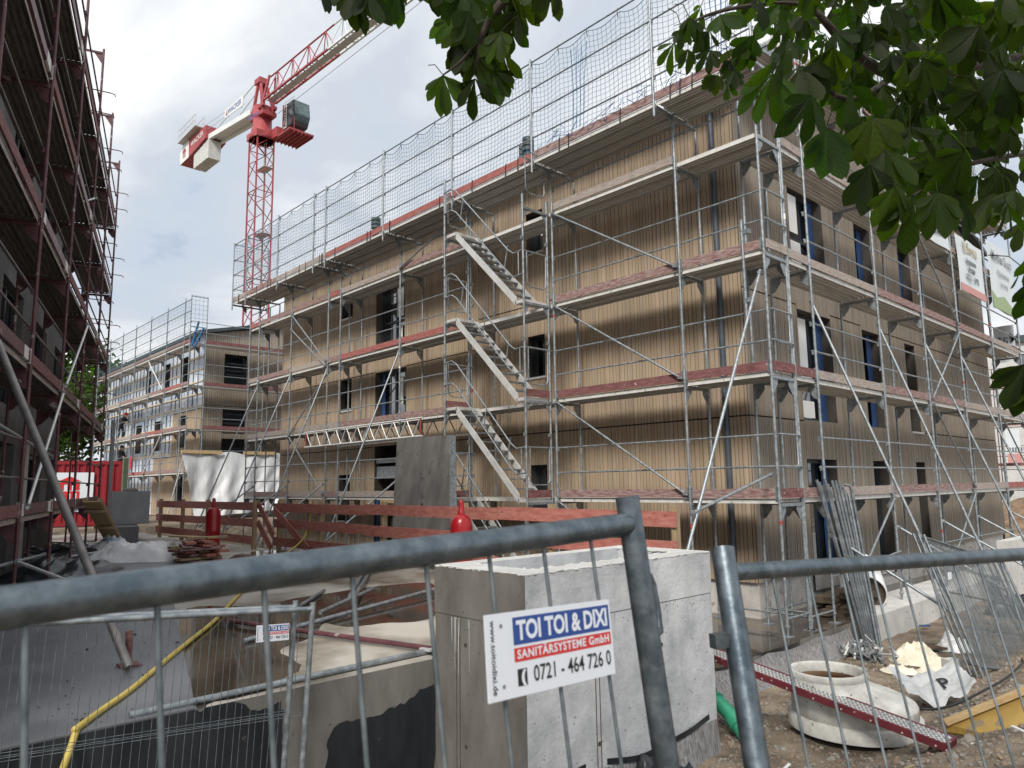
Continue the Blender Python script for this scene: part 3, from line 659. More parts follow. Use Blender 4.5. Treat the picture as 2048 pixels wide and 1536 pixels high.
for a, c in (((4.53, 2.0), (2.2, .35)), ((9.69, 2.0), (7.3, .35)), ((9.69, 6.0), (7.2, 4.1)), ((9.69, 2.1), (7.2, 4.0)), ((7.14, 8.0), (9.6, 6.1)), ((12.64, 4.0), (15.5, 2.1))):
    brace(right, 'diagonal_brace', (a[0], -.045, a[1]), (c[0], -.045, c[1]), .021)
for a, c in ((1.57, 4.53), (7.14, 12.64)):
    b = MB(); b.tube((a, -.05, .75 if a < 5 else .95), (c, -.05, .95), .0168, 6); b.part('base_ledger', GALV, right, local=True)
b = MB(); b.tube((.75, 0, .2), (1.57, 0, .2), .0168, 6); b.tube((.75, 0, .26), (.75, .73, .26), .0168, 6); b.tube((.75, .73, .2), (4.5, .73, .2), .0168, 6); b.part('base_ledger', GALV, right, local=True)
# light top net on the gable
for k in range(2, 6):
    x0, x1 = RX[k], RX[k+1]; b = MB(); nu = int((x1-x0)/.12)
    for i in range(nu+1): b.tube((x0+(x1-x0)*i/nu, .03, 10.1), (x0+(x1-x0)*i/nu, .03, 11.9), .0035, 3, cap=False)
    for j in range(16): b.tube((x0, .03, 10.1+1.8*j/15), (x1, .03, 10.1+1.8*j/15), .0035, 3, cap=False)
    b.part('safety_net', NETM, right, local=True)
b = MB()
for q in (.5, 1.0): b.tube((15.62, 0, 10.05+q), (15.62, .75, 10.05+q), .0168, 6)
b.part('end_guard', GALV, right, local=True)

# scaffold of the grey shell on the left
LZ = math.atan2(.302, -.953)
red = thing('red_scaffold', 'dark red painted scaffold with dark plank decks towering on the left', 'scaffold', (-11.58, -7.07, 0), LZ)
LX = [-12.28, -9.2, -6.14, -3.07, 0, 3.07, 6.14]
RW = (RPIPE, RWHITE)
def toeL(k, l): return RW if (k+l) % 2 == 0 else (TDRK if (k*3+l) % 4 else RPIPE)
scaffold(red, LX, [2, 4, 6, 8, 10], ZS, lambda i: 12.05, lambda i: 11.9, RPIPE, toeL, deckm=DECKW, rmat=mat('dull_tube', (0.10, 0.085, 0.085), (0.19, 0.17, 0.165), 6, .5, .3), lip=TGRY, seed=8, tags=False)
for x in LX:
    b = MB(); b.bx(x-.02, x+.02, 0, .73, 11.93, 11.97); b.prism([(x-.004, .024, 11.93), (x-.004, .024, 11.7), (x-.004, .18, 11.93)], (.008, 0, 0)); b.part('transom', RPIPE, red, local=True)
for x in LX[4:]:
    for l in (4, 6, 8, 10):
        b = MB()
        for q in (.55, 1.05): b.path([(x, .6, l+q+.03), (x, -.2, l+q), (x, -.27, l+q-.02), (x, -.28, l+q-.07)], .012, 6)
        b.part('end_guard', RPIPE, red, local=True)
brace(red, 'diagonal_brace', (-3.07, -.05, 4.0), (-5.9, -.05, 2.1), .022, ALU)
brace(red, 'diagonal_brace', (0, -.05, 5.8), (-2.9, -.05, 4.1), .022, ALU)
brace(red, 'diagonal_brace', (0, -.05, 8.6), (-.9, .4, 8.0), .02, ALU)
b = MB(); b.tube(at_z(258, 1335, ZS+.05), V((-4.35, -9.64, 4.4)), .038, 10); q = at_z(258, 1335, ZS); b.box(q+V((0, 0, .02)), (.16, .16, .02), m=1); b.tube(q, q+V((-.02, -.01, .3)), .028, 8, m=1)
b.part('raker', [mat('prop_steel', (.16, .15, .15), (.27, .25, .24), 5, .5, .3), TDRK], red)
brace(red, 'raker_tie', (-6.14, 0, 1.45), (-8.0, -1.4, 1.05), .024, ALU)
for z in (2.9, 1.3): brace(red, 'ledger', (-9.2, .06, z+.25), (-3.07, .06, z), .022, GALV)

# ------------------------------------------------------------------ grey shell building on the left
shell = thing('shell_building', 'unfinished grey concrete building behind the dark red scaffold', 'building', (-11.58, -7.07, ZS), LZ)
b = MB(); x0, x1, y0 = -13.4, 6.0, 1.02
floors = [(ZS, 3.7), (3.7, 6.7), (6.7, 9.7), (9.7, 12.3)]
wins = {0: [(-12.6, -10.2, 0, 2.3), (-8.9, -7.4, 0.0, 2.35), (-6.2, -3.9, 0.0, 2.4), (-2.6, -.4, .0, 2.4), (1.0, 3.2, .6, 2.3), (4.2, 5.4, .6, 2.3)]}
for f in (1, 2, 3): wins[f] = [(-12.2, -10.4, .7, 2.3), (-9.0, -7.0, .2, 2.4), (-5.6, -4.0, .7, 2.3), (-2.6, -.6, .2, 2.4), (1.0, 2.6, .7, 2.3), (4.0, 5.4, .7, 2.3)]
LM = Matrix.Translation((-11.58, -7.07, 0))@Matrix.Rotation(LZ, 4, 'Z')
for f, (za, zb) in enumerate(floors):
    b.bx(x0, x1, y0, y0+.25, zb-.32, zb)
    xx = x0
    for a, c, wa, wb in wins[f]:
        b.bx(xx, a, y0+.002, y0+.25, za, zb-.32)
        if wa: b.bx(a, c, y0+.002, y0+.25, za, za+wa)
        if za+wb < zb-.32: b.bx(a, c, y0+.002, y0+.25, za+wb, zb-.32)
        xx = c
    b.bx(xx, x1, y0+.002, y0+.25, za, zb-.32)
b.bx(x0, x1, y0+6, y0+6.2, ZS, 12.3); b.bx(x1-.25, x1, y0+.26, y0+6, ZS, 12.3); b.bx(x0, x0+.25, y0+.26, y0+6, ZS, 12.3)
for za, zb in floors: b.bx(x0+.26, x1-.26, y0+.26, y0+6, zb-.25, zb-.02)
b.v = [LM@q for q in b.v]
b.part('wall', mat('shell_concrete', (.10, .098, .097), (.17, .168, .166), 1.2, .85, bump=.2, bscale=9), shell)
for f in (0, 1, 2, 3):
    for i, (a, c, wa, wb) in enumerate(wins[f]):
        if f == 0 and i not in (0, 2, 4): continue
        za = floors[f][0]
        b = MB(); z0, z1 = za+wa, za+wb
        for q in ((a, a+.07, z0, z1), (c-.07, c, z0, z1), ((a+c)/2-.05, (a+c)/2+.05, z0, z1), (a+.07, c-.07, z1-.08, z1), (a+.07, c-.07, z0, z0+.08)): b.bx(q[0], q[1], y0+.12, y0+.19, q[2], q[3])
        b.bx(a+.03, c-.03, y0+.20, y0+.21, z0+.02, z1-.02, m=1)
        b.v = [LM@q for q in b.v]; b.part('window', [FRAME, GLASS], shell)
for x in (-6.9, -3.3, .4):   # loose pale sheets and posts in the open ground floor
    b = MB(); b.bx(x, x+.42, y0-.08, y0-.02, ZS, 3.3); b.v = [LM@q for q in b.v]; b.part('column', CONCL, shell)
b = MB(); b.bx(3.0, 4.4, .45, .9, ZS, 4.4); b.v = [LM@q for q in b.v]
b = MB()   # wire-mesh tower of stacked panels at the end
for i in range(9): b.bx(4.3, 5.2, -.35, -.33, ZS+.12+i*.36, ZS+.14+i*.36)
for i in range(11): b.bx(4.3+i*.09, 4.312+i*.09, -.36, -.348, ZS, 4.1)
for x in (4.3, 5.2): b.tube((x, -.35, ZS), (x, -.35, 4.15), .022, 6)
b.v = [LM@q for q in b.v]; b.solo('mesh_gate', GALV, 'upright steel mesh panel at the end of the red scaffold', 'mesh panel')

# ------------------------------------------------------------------ far building
far = thing('far_house', 'second timber-clad house with white foil on its front far behind the deck', 'house', (-38, 6, .95))
FXW, FYW = -30.2, 2.06
PF2 = lambda s, z, o: V((s, FYW-o, z)); PR2 = lambda s, z, o: V((FXW+o, s, z))
gz2 = lambda s: 9.85+.22*(4.9-abs(s-6.96))
fw = [(-33.3, -32.2, 7.4, 9.0), (-35.8, -35.0, 7.4, 9.0), (-39.0, -38.2, 7.4, 9.0), (-33.2, -32.2, 4.4, 6.0), (-37.0, -35.9, 4.4, 6.0), (-40.4, -39.4, 4.4, 6.0), (-33.3, -32.3, 1.6, 3.0)]
lower = [q for q in fw if q[2] < 3.9]
clad(far, PF2, 1, -37, FXW, 1.0, lambda s: 4.0, [fw[6]], [], .08, .12, 21)
clad(far, PF2, 1, -34.2, FXW, 4.02, lambda s: 6.2, [fw[3]], [], .08, .12, 22)
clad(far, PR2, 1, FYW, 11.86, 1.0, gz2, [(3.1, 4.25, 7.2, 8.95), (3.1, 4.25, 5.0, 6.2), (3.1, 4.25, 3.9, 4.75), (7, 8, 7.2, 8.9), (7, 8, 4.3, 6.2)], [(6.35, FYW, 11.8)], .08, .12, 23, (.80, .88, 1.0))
for q in ((3.1, 4.25, 7.2, 8.95), (3.1, 4.25, 5.0, 6.2), (3.1, 4.25, 3.9, 4.75), (7, 8, 7.2, 8.9), (7, 8, 4.3, 6.2)): window(far, PR2, *q, trans=(.55, .75) if q[2] > 7 else (.45,), sill=False)
foil = mat('white_blue_foil', (.42, .50, .62), (.66, .70, .76), 1.1, .35, lo=.42, hi=.58)
b = MB()
def cells(b, s0, s1, z0, z1, ops):
    ss = sorted({s0, s1} | {q for a in ops for q in a[:2] if s0 < q < s1}); zz = sorted({z0, z1} | {q for a in ops for q in a[2:4] if z0 < q < z1})
    for i in range(len(ss)-1):
        for j in range(len(zz)-1):
            sm, zm = (ss[i]+ss[i+1])/2, (zz[j]+zz[j+1])/2
            if any(a[0] < sm < a[1] and a[2] < zm < a[3] for a in ops): continue
            b.add([PF2(ss[i], zz[j], 0), PF2(ss[i+1], zz[j], 0), PF2(ss[i+1], zz[j+1], 0), PF2(ss[i], zz[j+1], 0)], [(0, 1, 2, 3)])
cells(b, -47, FXW, 6.22, 9.85, fw); cells(b, -47, -34.22, 4.02, 6.2, fw); cells(b, -47, -37.02, 1, 4.0, fw)
b.part('foil_wall', foil, far)
b = MB()
for z in [1.6, 2.4, 3.2, 4.1, 4.8, 5.5, 6.3, 6.9, 7.5, 8.1, 8.7, 9.3]:
    xr = FXW if z > 6.2 else (-34.3 if z > 4.02 else -37.1)
    segs = [(-47, xr)]
    for a in fw:
        if a[2] < z < a[3]: segs = [p for s_ in segs for p in (((s_[0], min(a[0], s_[1])), (max(a[1], s_[0]), s_[1])) if a[0] < s_[1] and a[1] > s_[0] else (s_,)) if p[1]-p[0] > .05]
    for s_ in segs: b.bx(s_[0], s_[1], FYW-.05, FYW-.01, z, z+.06)
b.part('batten', mat('pale_batten', (.52, .42, .28), (.64, .54, .38), 4, .8), far)
b = MB()
for i in range(27):
    x = -47+i*.62
    for za, zb in ((6.3, 9.8), (4.1, 6.2), (1, 4.0)):
        if (za == 4.1 and x > -34.4) or (za == 1 and x > -37.1): continue
        if any(a[0] < x < a[1] for a in fw if za <= a[2] < zb): continue
        b.bx(x, x+.05, FYW-.03, FYW-.012, za, zb)
b.part('upright_batten', FRAME, far)
for q in fw: window(far, PF2, *q, sill=False, trans=(.6,))
b = MB()
for y0, z_, y1, z2 in ((1.7, 9.78, 6.96, 10.98), (12.2, 9.78, 6.96, 10.98)):
    b.add([V((x, y, z+h)) for h in (0, .16) for x, y, z in ((-47.2, y0, z_), (-29.95, y0, z_), (-29.95, y1, z2), (-47.2, y1, z2))], [(0, 1, 2, 3), (4, 5, 6, 7), (0, 1, 5, 4), (1, 2, 6, 5), (0, 3, 7, 4)])
b.part('roof', ROOFM, far)
b = MB(); b.bx(-47, FXW-.02, 11.8, 11.86, 1, 9.85); b.bx(-47, -46.95, FYW, 11.8, 1, 9.85); b.part('rear_wall', BACK, far)
FS = thing('far_scaffold', 'silver scaffold with netting around the far timber-clad house', 'scaffold', (-29.2, 1.03, 0))
xs2 = [0, -.8, -3.3, -5.9, -8.5, -11.0, -13.6, -16.2]
TF2 = [TGRY, TFAD, TFAD, TRED, TFAD, TGRY, TFAD]
scaffold(FS, xs2, [3.1, 5.1, 7.15, 9.15], .95, lambda i: 11.4, lambda i: 9.2, GALV, lambda k, l: TF2[(k+l) % 7], small=True, tags=False, seed=31)
for k in range(7):
    x0, x1 = xs2[k], xs2[k+1]; b = MB(); nu = max(3, int(abs(x1-x0)/.2))
    for i in range(nu+1): b.tube((x0+(x1-x0)*i/nu, -.03, 9.2), (x0+(x1-x0)*i/nu, -.03, 11.2), .005, 3, cap=False)
    for j in range(12): b.tube((x0, -.03, 9.2+2*j/11), (x1, -.03, 9.2+2*j/11), .005, 3, cap=False)
    for q in (1.5, 2.05): b.tube((x0, 0, 9.15+q), (x1, 0, 9.15+q), .018, 5, m=1)
    b.part('safety_net', [NETM, GALV], FS, local=True)
for l in (3.1, 5.1, 7.15, 9.15):   # rails and boards of the gable side
    b = MB(); b.tube((.02, 0, l+.5), (.02, 3.6, l+.5), .018, 5); b.tube((.02, 0, l+1.0), (.02, 3.6, l+1), .018, 5); b.part('guard_rail', GALV, FS, local=True)
    if l > 4: b = MB(); b.bx(.0, .03, .75, 10, l+.01, l+.17); b.part('toe_board', TDRK, FS, local=True); b = MB(); b.bx(-.72, 0, .75, 10, l-.06, l); b.part('deck', DECK, FS, local=True)
for y in (.75, 3.6, 6.2, 10):
    b = MB(); b.tube((0, y, .95), (0, y, 11.4 if y < 1 else 10.2), .024, 5); b.part('standard', GALV, FS, local=True)
b = MB()
for i in range(5): b.tube((0, .73*i/4, 9.2), (0, .73*i/4, 11.4), .006, 3)
for j in range(11): b.tube((0, 0, 9.2+2.2*j/10), (0, .73, 9.2+2.2*j/10), .006, 3)
for z in (9.9, 11.35): b.tube((0, 0, z), (0, .75, z), .02, 5)
b.tube((0, .1, 9.0), (-.1, .4, 10.2), .05, 5, m=1); b.tube((0, .2, 8.9), (0, .6, 9.9), .05, 5, m=1); b.part('safety_net', [NETM, ROPEB], FS, local=True)
brace(FS, 'diagonal_brace', (-3.3, -.05, 5.0), (-5.9, -.05, 3.1), .03, ALU, n=5); brace(FS, 'diagonal_brace', (-5.9, -.05, 9.0), (-3.4, -.05, 7.2), .03, ALU, n=5)
brace(FS, 'raker', (0, -.02, 3.9), (1.6, -1.2, 1), .03, GALV, n=5)

# white sheeting hung beside the far gable
def tarp(u, w):
    fold = .10*math.sin(u*34+6*w)+.07*math.sin(u*13+5*w)+.10*mnoise.noise(V((u*14+w*5, w*2.5, 3)))
    sagv = .18*math.sin(u*math.pi*2.5)**2*(1-w)
    return V((-28.9+fold*(.25+w)+.35*w*math.sin(u*3), .75+5.6*u+.5*(1-u)*w*1.6, 4.05-sagv-3.0*w*(1-.10*u)))
b = MB(); b.grid(tarp, 110, 40)
tp = mat('tarp', (.50, .52, .55), (.68, .70, .72), 1.6, .35, bump=.8, bscale=3.2, stretch=(1, 2.6, .7), detail=8); tb = b.solo('tarp', tp, 'white translucent plastic sheeting hanging beside the far house', 'plastic sheet')
b = MB(); b.beam((-28.82, .75, 4.02), (-28.82, 2.6, 4.0), .05, .14); b.beam((-28.82, 3.6, 4.0), (-28.82, 5.2, 4.02), .05, .14); b.part('batten', TIMY, tb)

# ------------------------------------------------------------------ crane
CK = 1.28
mq = CP+(at_d(523, 300, 50)-CP)*CK; CX, CY = mq.x, mq.y
CRA = math.atan2(.047, 1)
cz = lambda z: 2.325+(z-2.325)*CK
crane = thing('tower_crane', 'tall red and white tower crane rising behind the far house', 'crane', (CX, CY, 0), CRA)
def lattice(b, a, c, half, n, r=.05, legs=.085, m=0):
    """square lattice mast from height a to c"""
    for sx in (-1, 1):
        for sy in (-1, 1): b.beam((sx*half, sy*half, a), (sx*half, sy*half, c), legs*2, legs*2, m, up=(1, 0, 0))
    h = (c-a)/n; P4 = [(-half, -half), (half, -half), (half, half), (-half, half)]
    for i in range(n):
        z0, z1 = a+i*h, a+(i+1)*h
        for k in range(4):
            p, q = P4[k], P4[(k+1) % 4]
            if i % 2: p, q = q, p
            b.tube((*p, z0), (*q, z1), r, 5, m)
            if i % 3 == 0: b.tube((*p, z0), (*q, z0), r, 5, m)
b = MB(); zt = cz(26.3); lattice(b, 0, zt, .76, 25, .038, .055); b.part('mast', CRED, crane, local=True)
b = MB()
for s_ in (-.2, .2): b.tube((s_, .35, 2), (s_, .35, zt), .025, 4)
for i in range(100): b.tube((-.2, .35, 2+i*.31), (.2, .35, 2+i*.31), .015, 3, cap=False)
for i in range(5): b.bx(-.8, .8, -.1, .8, 6+i*6, 6.05+i*6)
b.part('ladder', CGRY, crane, local=True)
b = MB(); b.lathe([(0, zt+2.6), (.80, zt+2.6), (.80, zt+.5), (.92, zt+.45), (.98, zt-.1), (1.1, zt-.5), (0, zt-.5)], n=28)
b.bx(-.95, .95, -.95, .95, zt-.5, zt+.1); b.text('POTAIN', (-.1, -.83, zt+1.6), (1, 0, 0), (0, 0, 1), .5, 1, .01)
b.part('slewing_unit', [CRED, SIGNB], crane, local=True)
zj0, zj1 = cz(28.45), cz(30.25)
b = MB()   # tower head
for y in (-.55, .55): b.beam((-.9, y, zj0-1.2), (-.5, y*.4, zj1+.3), .22, .22); b.beam((1.0, y, zj0-.8), (-.2, y*.4, zj1+.3), .2, .2); b.beam((-1.0, y, zj0-.6), (1.3, y, zj0-.4), .25, .3); b.beam((.9, y, zj0-.4), (1.6, y*.5, zj1-.1), .16, .16)
b.bx(-.9, .1, -.45, .45, zj1-.1, zj1+.4); b.bx(-1.1, 1.3, -.65, .65, zj0-1.25, zj0-.9); b.part('tower_head', CRED, crane, local=True)
def jib(x0, x1, n, nm, m):
    b = MB(); h = (x1-x0)/n; w_ = .52
    for y in (-w_, w_): b.beam((x0, y, zj0), (x1, y, zj0), .15, .15)
    b.tube((x0, 0, zj1), (x1, 0, zj1), .075, 6)
    for i in range(n):
        a, c = x0+i*h, x0+(i+1)*h; mdl = (a+c)/2
        for y in (-w_, w_): b.tube((a, y, zj0), (mdl, 0, zj1), .04, 5); b.tube((mdl, 0, zj1), (c, y, zj0), .04, 5)
        b.tube((a, -w_, zj0), (a, w_, zj0), .04, 5); b.tube((a, -w_, zj0), (c, w_, zj0), .03, 5)
    return b.part(nm, m, crane, local=True)
jr = jib(1.3, 11.6, 4, 'jib', CRED); jw = jib(11.6, 45, 13, 'jib', CWHT)
b = MB(); b.bx(1.5, 44, -.30, .30, zj0-.06, zj0-.03)
for i in range(43): b.bx(1.6+i, 1.75+i, -.42, .42, zj0-.03, zj0)
b.part('catwalk', CGRY, crane, local=True)
b = MB(); b.tube((2.4, .2, zj0-1.5), (46, .1, zj0-.7), .022, 4); b.part('hoist_rope', CDRK, crane, local=True)
# counter jib
b = MB(); x1 = -12.6
for y in (-.58, .58): b.beam((-1, y, zj0-.4), (x1, y, zj0+.3), .3, .5)
b.beam((-1, 0, zj0-.4), (x1, 0, zj0+.3), 1.1, .08)
b.part('counter_jib', CWHT, crane, local=True)
b = MB()
for q in (-12.2, -8.6, -5.4, -2.6):
    for y in (-.85, .85): b.tube((q, y, zj0+.4), (q, y, zj0+1.5), .03, 4)
for y in (-.85, .85):
    for z in (.95, 1.5): b.tube((-12.6, y, zj0+z), (-2.0, y, zj0+z-.3), .025, 4)
b.part('handrail', CGRY, crane, local=True)
b = MB(); b.tube((-.6, .3, zj1+.3), (-9.5, .5, zj0+.5), .05, 5); b.tube((-.6, -.3, zj1+.3), (-9.5, -.5, zj0+.5), .05, 5); b.part('tie_bar', CGRY, crane, local=True)
b = MB(); y = -1.0; z0 = zj0+.1
b.prism([(-17.4, y, z0+.1), (-17.2, y, z0-1.1), (-14.6, y, z0-.85), (-10.6, y, z0-.1), (-10.6, y, z0+1.2), (-16.6, y, z0+1.0)], (0, 2.0, 0))
b.prism([(-17.45, y-.01, z0+.1), (-17.2, y-.01, z0-1.1), (-14.9, y-.01, z0-.9), (-15.0, y-.01, z0+.95), (-16.6, y-.01, z0+1.0)], (0, .005, 0), m=1)
b.text('WACKER', (-12.8, y-.02, z0+.42), (1, 0, .12), (-.1, 0, 1), .75, 1, .01)
for q in (-.28, 0, .28): b.bx(-16.15+q-.06, -16.15+q+.06, y-.03, y-.012, z0-.6, z0-.1, m=0)
b.bx(-16.6, -15.7, y-.03, y-.012, z0-.06, z0+.05, m=0); b.prism([(-16.65, y-.03, z0+.1), (-15.65, y-.03, z0+.1), (-16.15, y-.03, z0+.45)], (0, .018, 0), m=0)
b.part('tail', [CRED, CWHT], crane, local=True)
b = MB()
for yy in (-1.5, -.6):
    for q in range(7): b.tube((-16.6+q*.75, yy, z0+1.0+.1*q*.75), (-16.6+q*.75, yy, z0+2.2+.1*q*.75), .028, 4)
    for h in (1.6, 2.2): b.tube((-16.6, yy, z0+h), (-12.1, yy, z0+h+.45), .028, 4)
b.prism([(-16.7, -1.55, z0+.92), (-12.0, -1.55, z0+1.4), (-12.0, -.5, z0+1.4), (-16.7, -.5, z0+.92)], (0, 0, .07)); b.part('tail_railing', CGRY, crane, local=True)
b = MB()
for i in range(5): b.bx(-14.0+i*.76, -13.27+i*.76, -.8, .4, z0-2.3+.035*i, z0-.75+.12*i)
b.part('ballast', CGRY, crane, local=True)
b = MB(); b.prism([(-6.2, -.95, zj0+.55), (-2.2, -.95, zj0+.5), (-2.2, -.95, zj0+1.5), (-6.2, -.95, zj0+1.35)], (0, .06, 0)); b.text('WACKER', (-4.0, -.96, zj0+.98), (1, 0, .03), (0, 0, 1), .72, 1, .012)
b.prism([(-5.9, -.97, zj0+.7), (-5.5, -.97, zj0+.7), (-5.7, -.97, zj0+1.25)], (0, .01, 0), m=2); b.part('name_board', [CWHT, SIGNB, CRED], crane, local=True)
# cab
kx, ky, kz = 1.6, 1.9, zj0-2.45
b = MB(); b.prism([(kx, ky-.75, kz), (kx+1.5, ky-.75, kz+.15), (kx+1.9, ky-.75, kz+1.0), (kx+1.7, ky-.75, kz+2.3), (kx, ky-.75, kz+2.3)], (0, 1.5, 0)); b.bx(kx-.1, kx, ky-.8, ky+.8, kz-.2, kz+2.4, m=1)
b.add([V((kx+q, ky-.76, kz+z)) for q, z in ((.05, .12), (1.4, .24), (1.78, 1.0), (1.6, 2.2), (.75, 2.2), (.75, .2))], [(0, 1, 2, 3, 4, 5)], m=3)
b.prism([(kx+.06, ky-.775, kz+.1), (kx+.6, ky-.775, kz+.15), (kx+.6, ky-.775, kz+2.2), (kx+.06, ky-.775, kz+2.2)], (0, .012, 0), m=2)
b.text('POTAIN', (kx+.33, ky-.79, kz+1.2), (0, 0, 1), (-1, 0, 0), .5, 4, .012)
b.add([V((kx+1.51, ky-.7, kz+.2)), V((kx+1.51, ky+.7, kz+.2)), V((kx+1.92, ky+.7, kz+1.0)), V((kx+1.92, ky-.7, kz+1.0)), V((kx+1.72, ky+.7, kz+2.25)), V((kx+1.72, ky-.7, kz+2.25))], [(0, 1, 2, 3), (3, 2, 4, 5)], m=3)
b.part('cab', [CDRK, CRED, CWHT, mat('cab_glass', (.05, .09, .10), (.16, .22, .24), 2, .08), SIGNK], crane, local=True)
b = MB(); b.bx(.8, kx+2.2, ky-1.3, ky+1.0, kz-.75, kz-.6)
for i in range(6): b.bx(.8, kx+2.2, ky-.9+i*.36, ky-.85+i*.36, kz-.9, kz-.75)
for x in (kx+.2, kx+2.2): b.tube((x, ky-.9, kz-.6), (x, ky-.9, kz+.5), .03, 4)
b.tube((kx+.2, ky-.9, kz+.4), (kx+2.2, ky-.9, kz+.4), .03, 4); b.bx(.7, 1.7, .5, ky-.88, kz-.7, kz+.2)
b.part('cab_platform', CRED, crane, local=True)

b = MB(); b.path([(kx+.1, ky-.7, kz+2.25), (kx+.1, ky-.7, kz+2.6), (kx+1.7, ky-.7, kz+2.6), (kx+1.7, ky-.7, kz+2.25)], .03, 4); b.part('cab_rail', CGRY, crane, local=True)
for o in crane.children:   # a shorter, slightly higher counter jib
    if o.name.split('.')[0] in ('counter_jib', 'tail', 'ballast', 'tail_railing', 'handrail', 'tie_bar', 'name_board') and o.parent is crane:
        for q in o.data.vertices: q.co.x *= .92; q.co.z += .03*max(0, -q.co.x)
# ------------------------------------------------------------------ container and things beyond the deck
p1 = at_d(246, 922, 29); ay = ray(236, 922); ay.z = 0; ay.normalize(); ax = V((ay.y, -ay.x, 0)); ln_ = 4.1; p0 = p1-ax*ln_; zt_ = p1.z; zb_ = .98
ct = thing('site_container', 'red corrugated site container with a white company sign', 'container', ((p0.x+p1.x)/2, (p0.y+p1.y)/2, zb_))
def cp(s, o, z): q = p0+ax*s+ay*o; return V((q.x, q.y, z))
b = MB(); n = 34
for i in range(n):
    s0, s1 = ln_*i/n, ln_*(i+1)/n; o0 = .0 if i % 2 else .04; o1 = .04 if i % 2 else .0
    b.add([cp(s0, o0 if i % 2 else .04, zb_+.12), cp(s1-(s1-s0)*.35, .04 if not i % 2 else 0, zb_+.12), cp(s1, o1, zb_+.12), cp(s0, o0 if i % 2 else .04, zt_-.12), cp(s1-(s1-s0)*.35, .04 if not i % 2 else 0, zt_-.12), cp(s1, o1, zt_-.12)], [(0, 1, 4, 3), (1, 2, 5, 4)])
b.part('side_wall', CONTR, ct)
b = MB()
for za, zb in ((zb_, zb_+.14), (zt_-.14, zt_)): b.prism([cp(0, -.02, za), cp(ln_, -.02, za), cp(ln_, 2.4, za), cp(0, 2.4, za)], (0, 0, zb-za))
for s_ in (0, ln_-.12): b.prism([cp(s_, -.02, zb_+.14), cp(s_+.12, -.02, zb_+.14), cp(s_+.12, 2.4, zb_+.14), cp(s_, 2.4, zb_+.14)], (0, 0, zt_-zb_-.28))
b.part('body', CONTR, ct)
sx0 = ln_*.46
b = MB(); b.prism([cp(sx0, -.05, zb_+.55), cp(sx0+1.25, -.05, zb_+.55), cp(sx0+1.25, -.05, zt_-.45), cp(sx0, -.05, zt_-.45)], tuple(ay*.03))
c0 = cp(sx0+.45, -.055, zb_+1.45)
def sp_(dx_, dz_, o=-.06): q = c0+ax*dx_; return V((q.x, q.y, q.z+dz_))+ay*(o+.055)
b.prism([sp_(-.34, .15), sp_(.34, .15), sp_(.34, .22), sp_(-.34, .22)], tuple(ay*-.006), 1)
b.prism([sp_(-.38, .26), sp_(.38, .26), sp_(0, .45), ], tuple(ay*-.006), 1)
for q in (-.26, 0, .26): b.prism([sp_(q-.07, -.08), sp_(q+.07, -.08), sp_(q+.07, .15), sp_(q-.07, .15)], tuple(ay*-.006), 1)
b.prism([sp_(-.34, -.12), sp_(.34, -.12), sp_(.34, -.42), sp_(0, -.66), sp_(-.34, -.42)], tuple(ay*-.006), 1)
for q in (-.2, 0, .2): b.prism([sp_(q-.045, -.45), sp_(q+.045, -.45), sp_(q+.045, -.2), sp_(q-.045, -.2)], tuple(ay*-.009), 0)
b.text('WACKER BAU', c0+ax*.17+V((0, 0, -.80))-ay*.012, ax, (0, 0, 1), .21, 2, .006)
b.part('company_sign', [SIGNW, SIGNR, SIGNB], ct)
b = MB(); q = at_d(248, 985, 27); b.box((q.x, q.y, (ZS+3.5)/2), (.16, .16, 3.5-ZS)); b.solo('green_post', mat('green_paint', (.11, .15, .09), (.17, .21, .14), 3, .7), 'green painted post beside the red container', 'post')

# jacket hanging on the rail of the far scaffold
q0 = at_y(268, 913, 1.0)
b = MB()
b.grid(lambda u, w: q0+V((-.42+.55*u+.05*math.sin(w*7), -.06-.05*math.sin(u*9), -.02-(.72 if u < .5 else .98)*w*(1-.5*abs(u-.5)))), 10, 8)
for i, f in enumerate(b.f): b.m[i] = 0 if (i % 10) < 4 else 1
b.solo('jacket', [JREDM, CLOTH], 'red and black jacket hanging on the rail of the far scaffold', 'jacket')

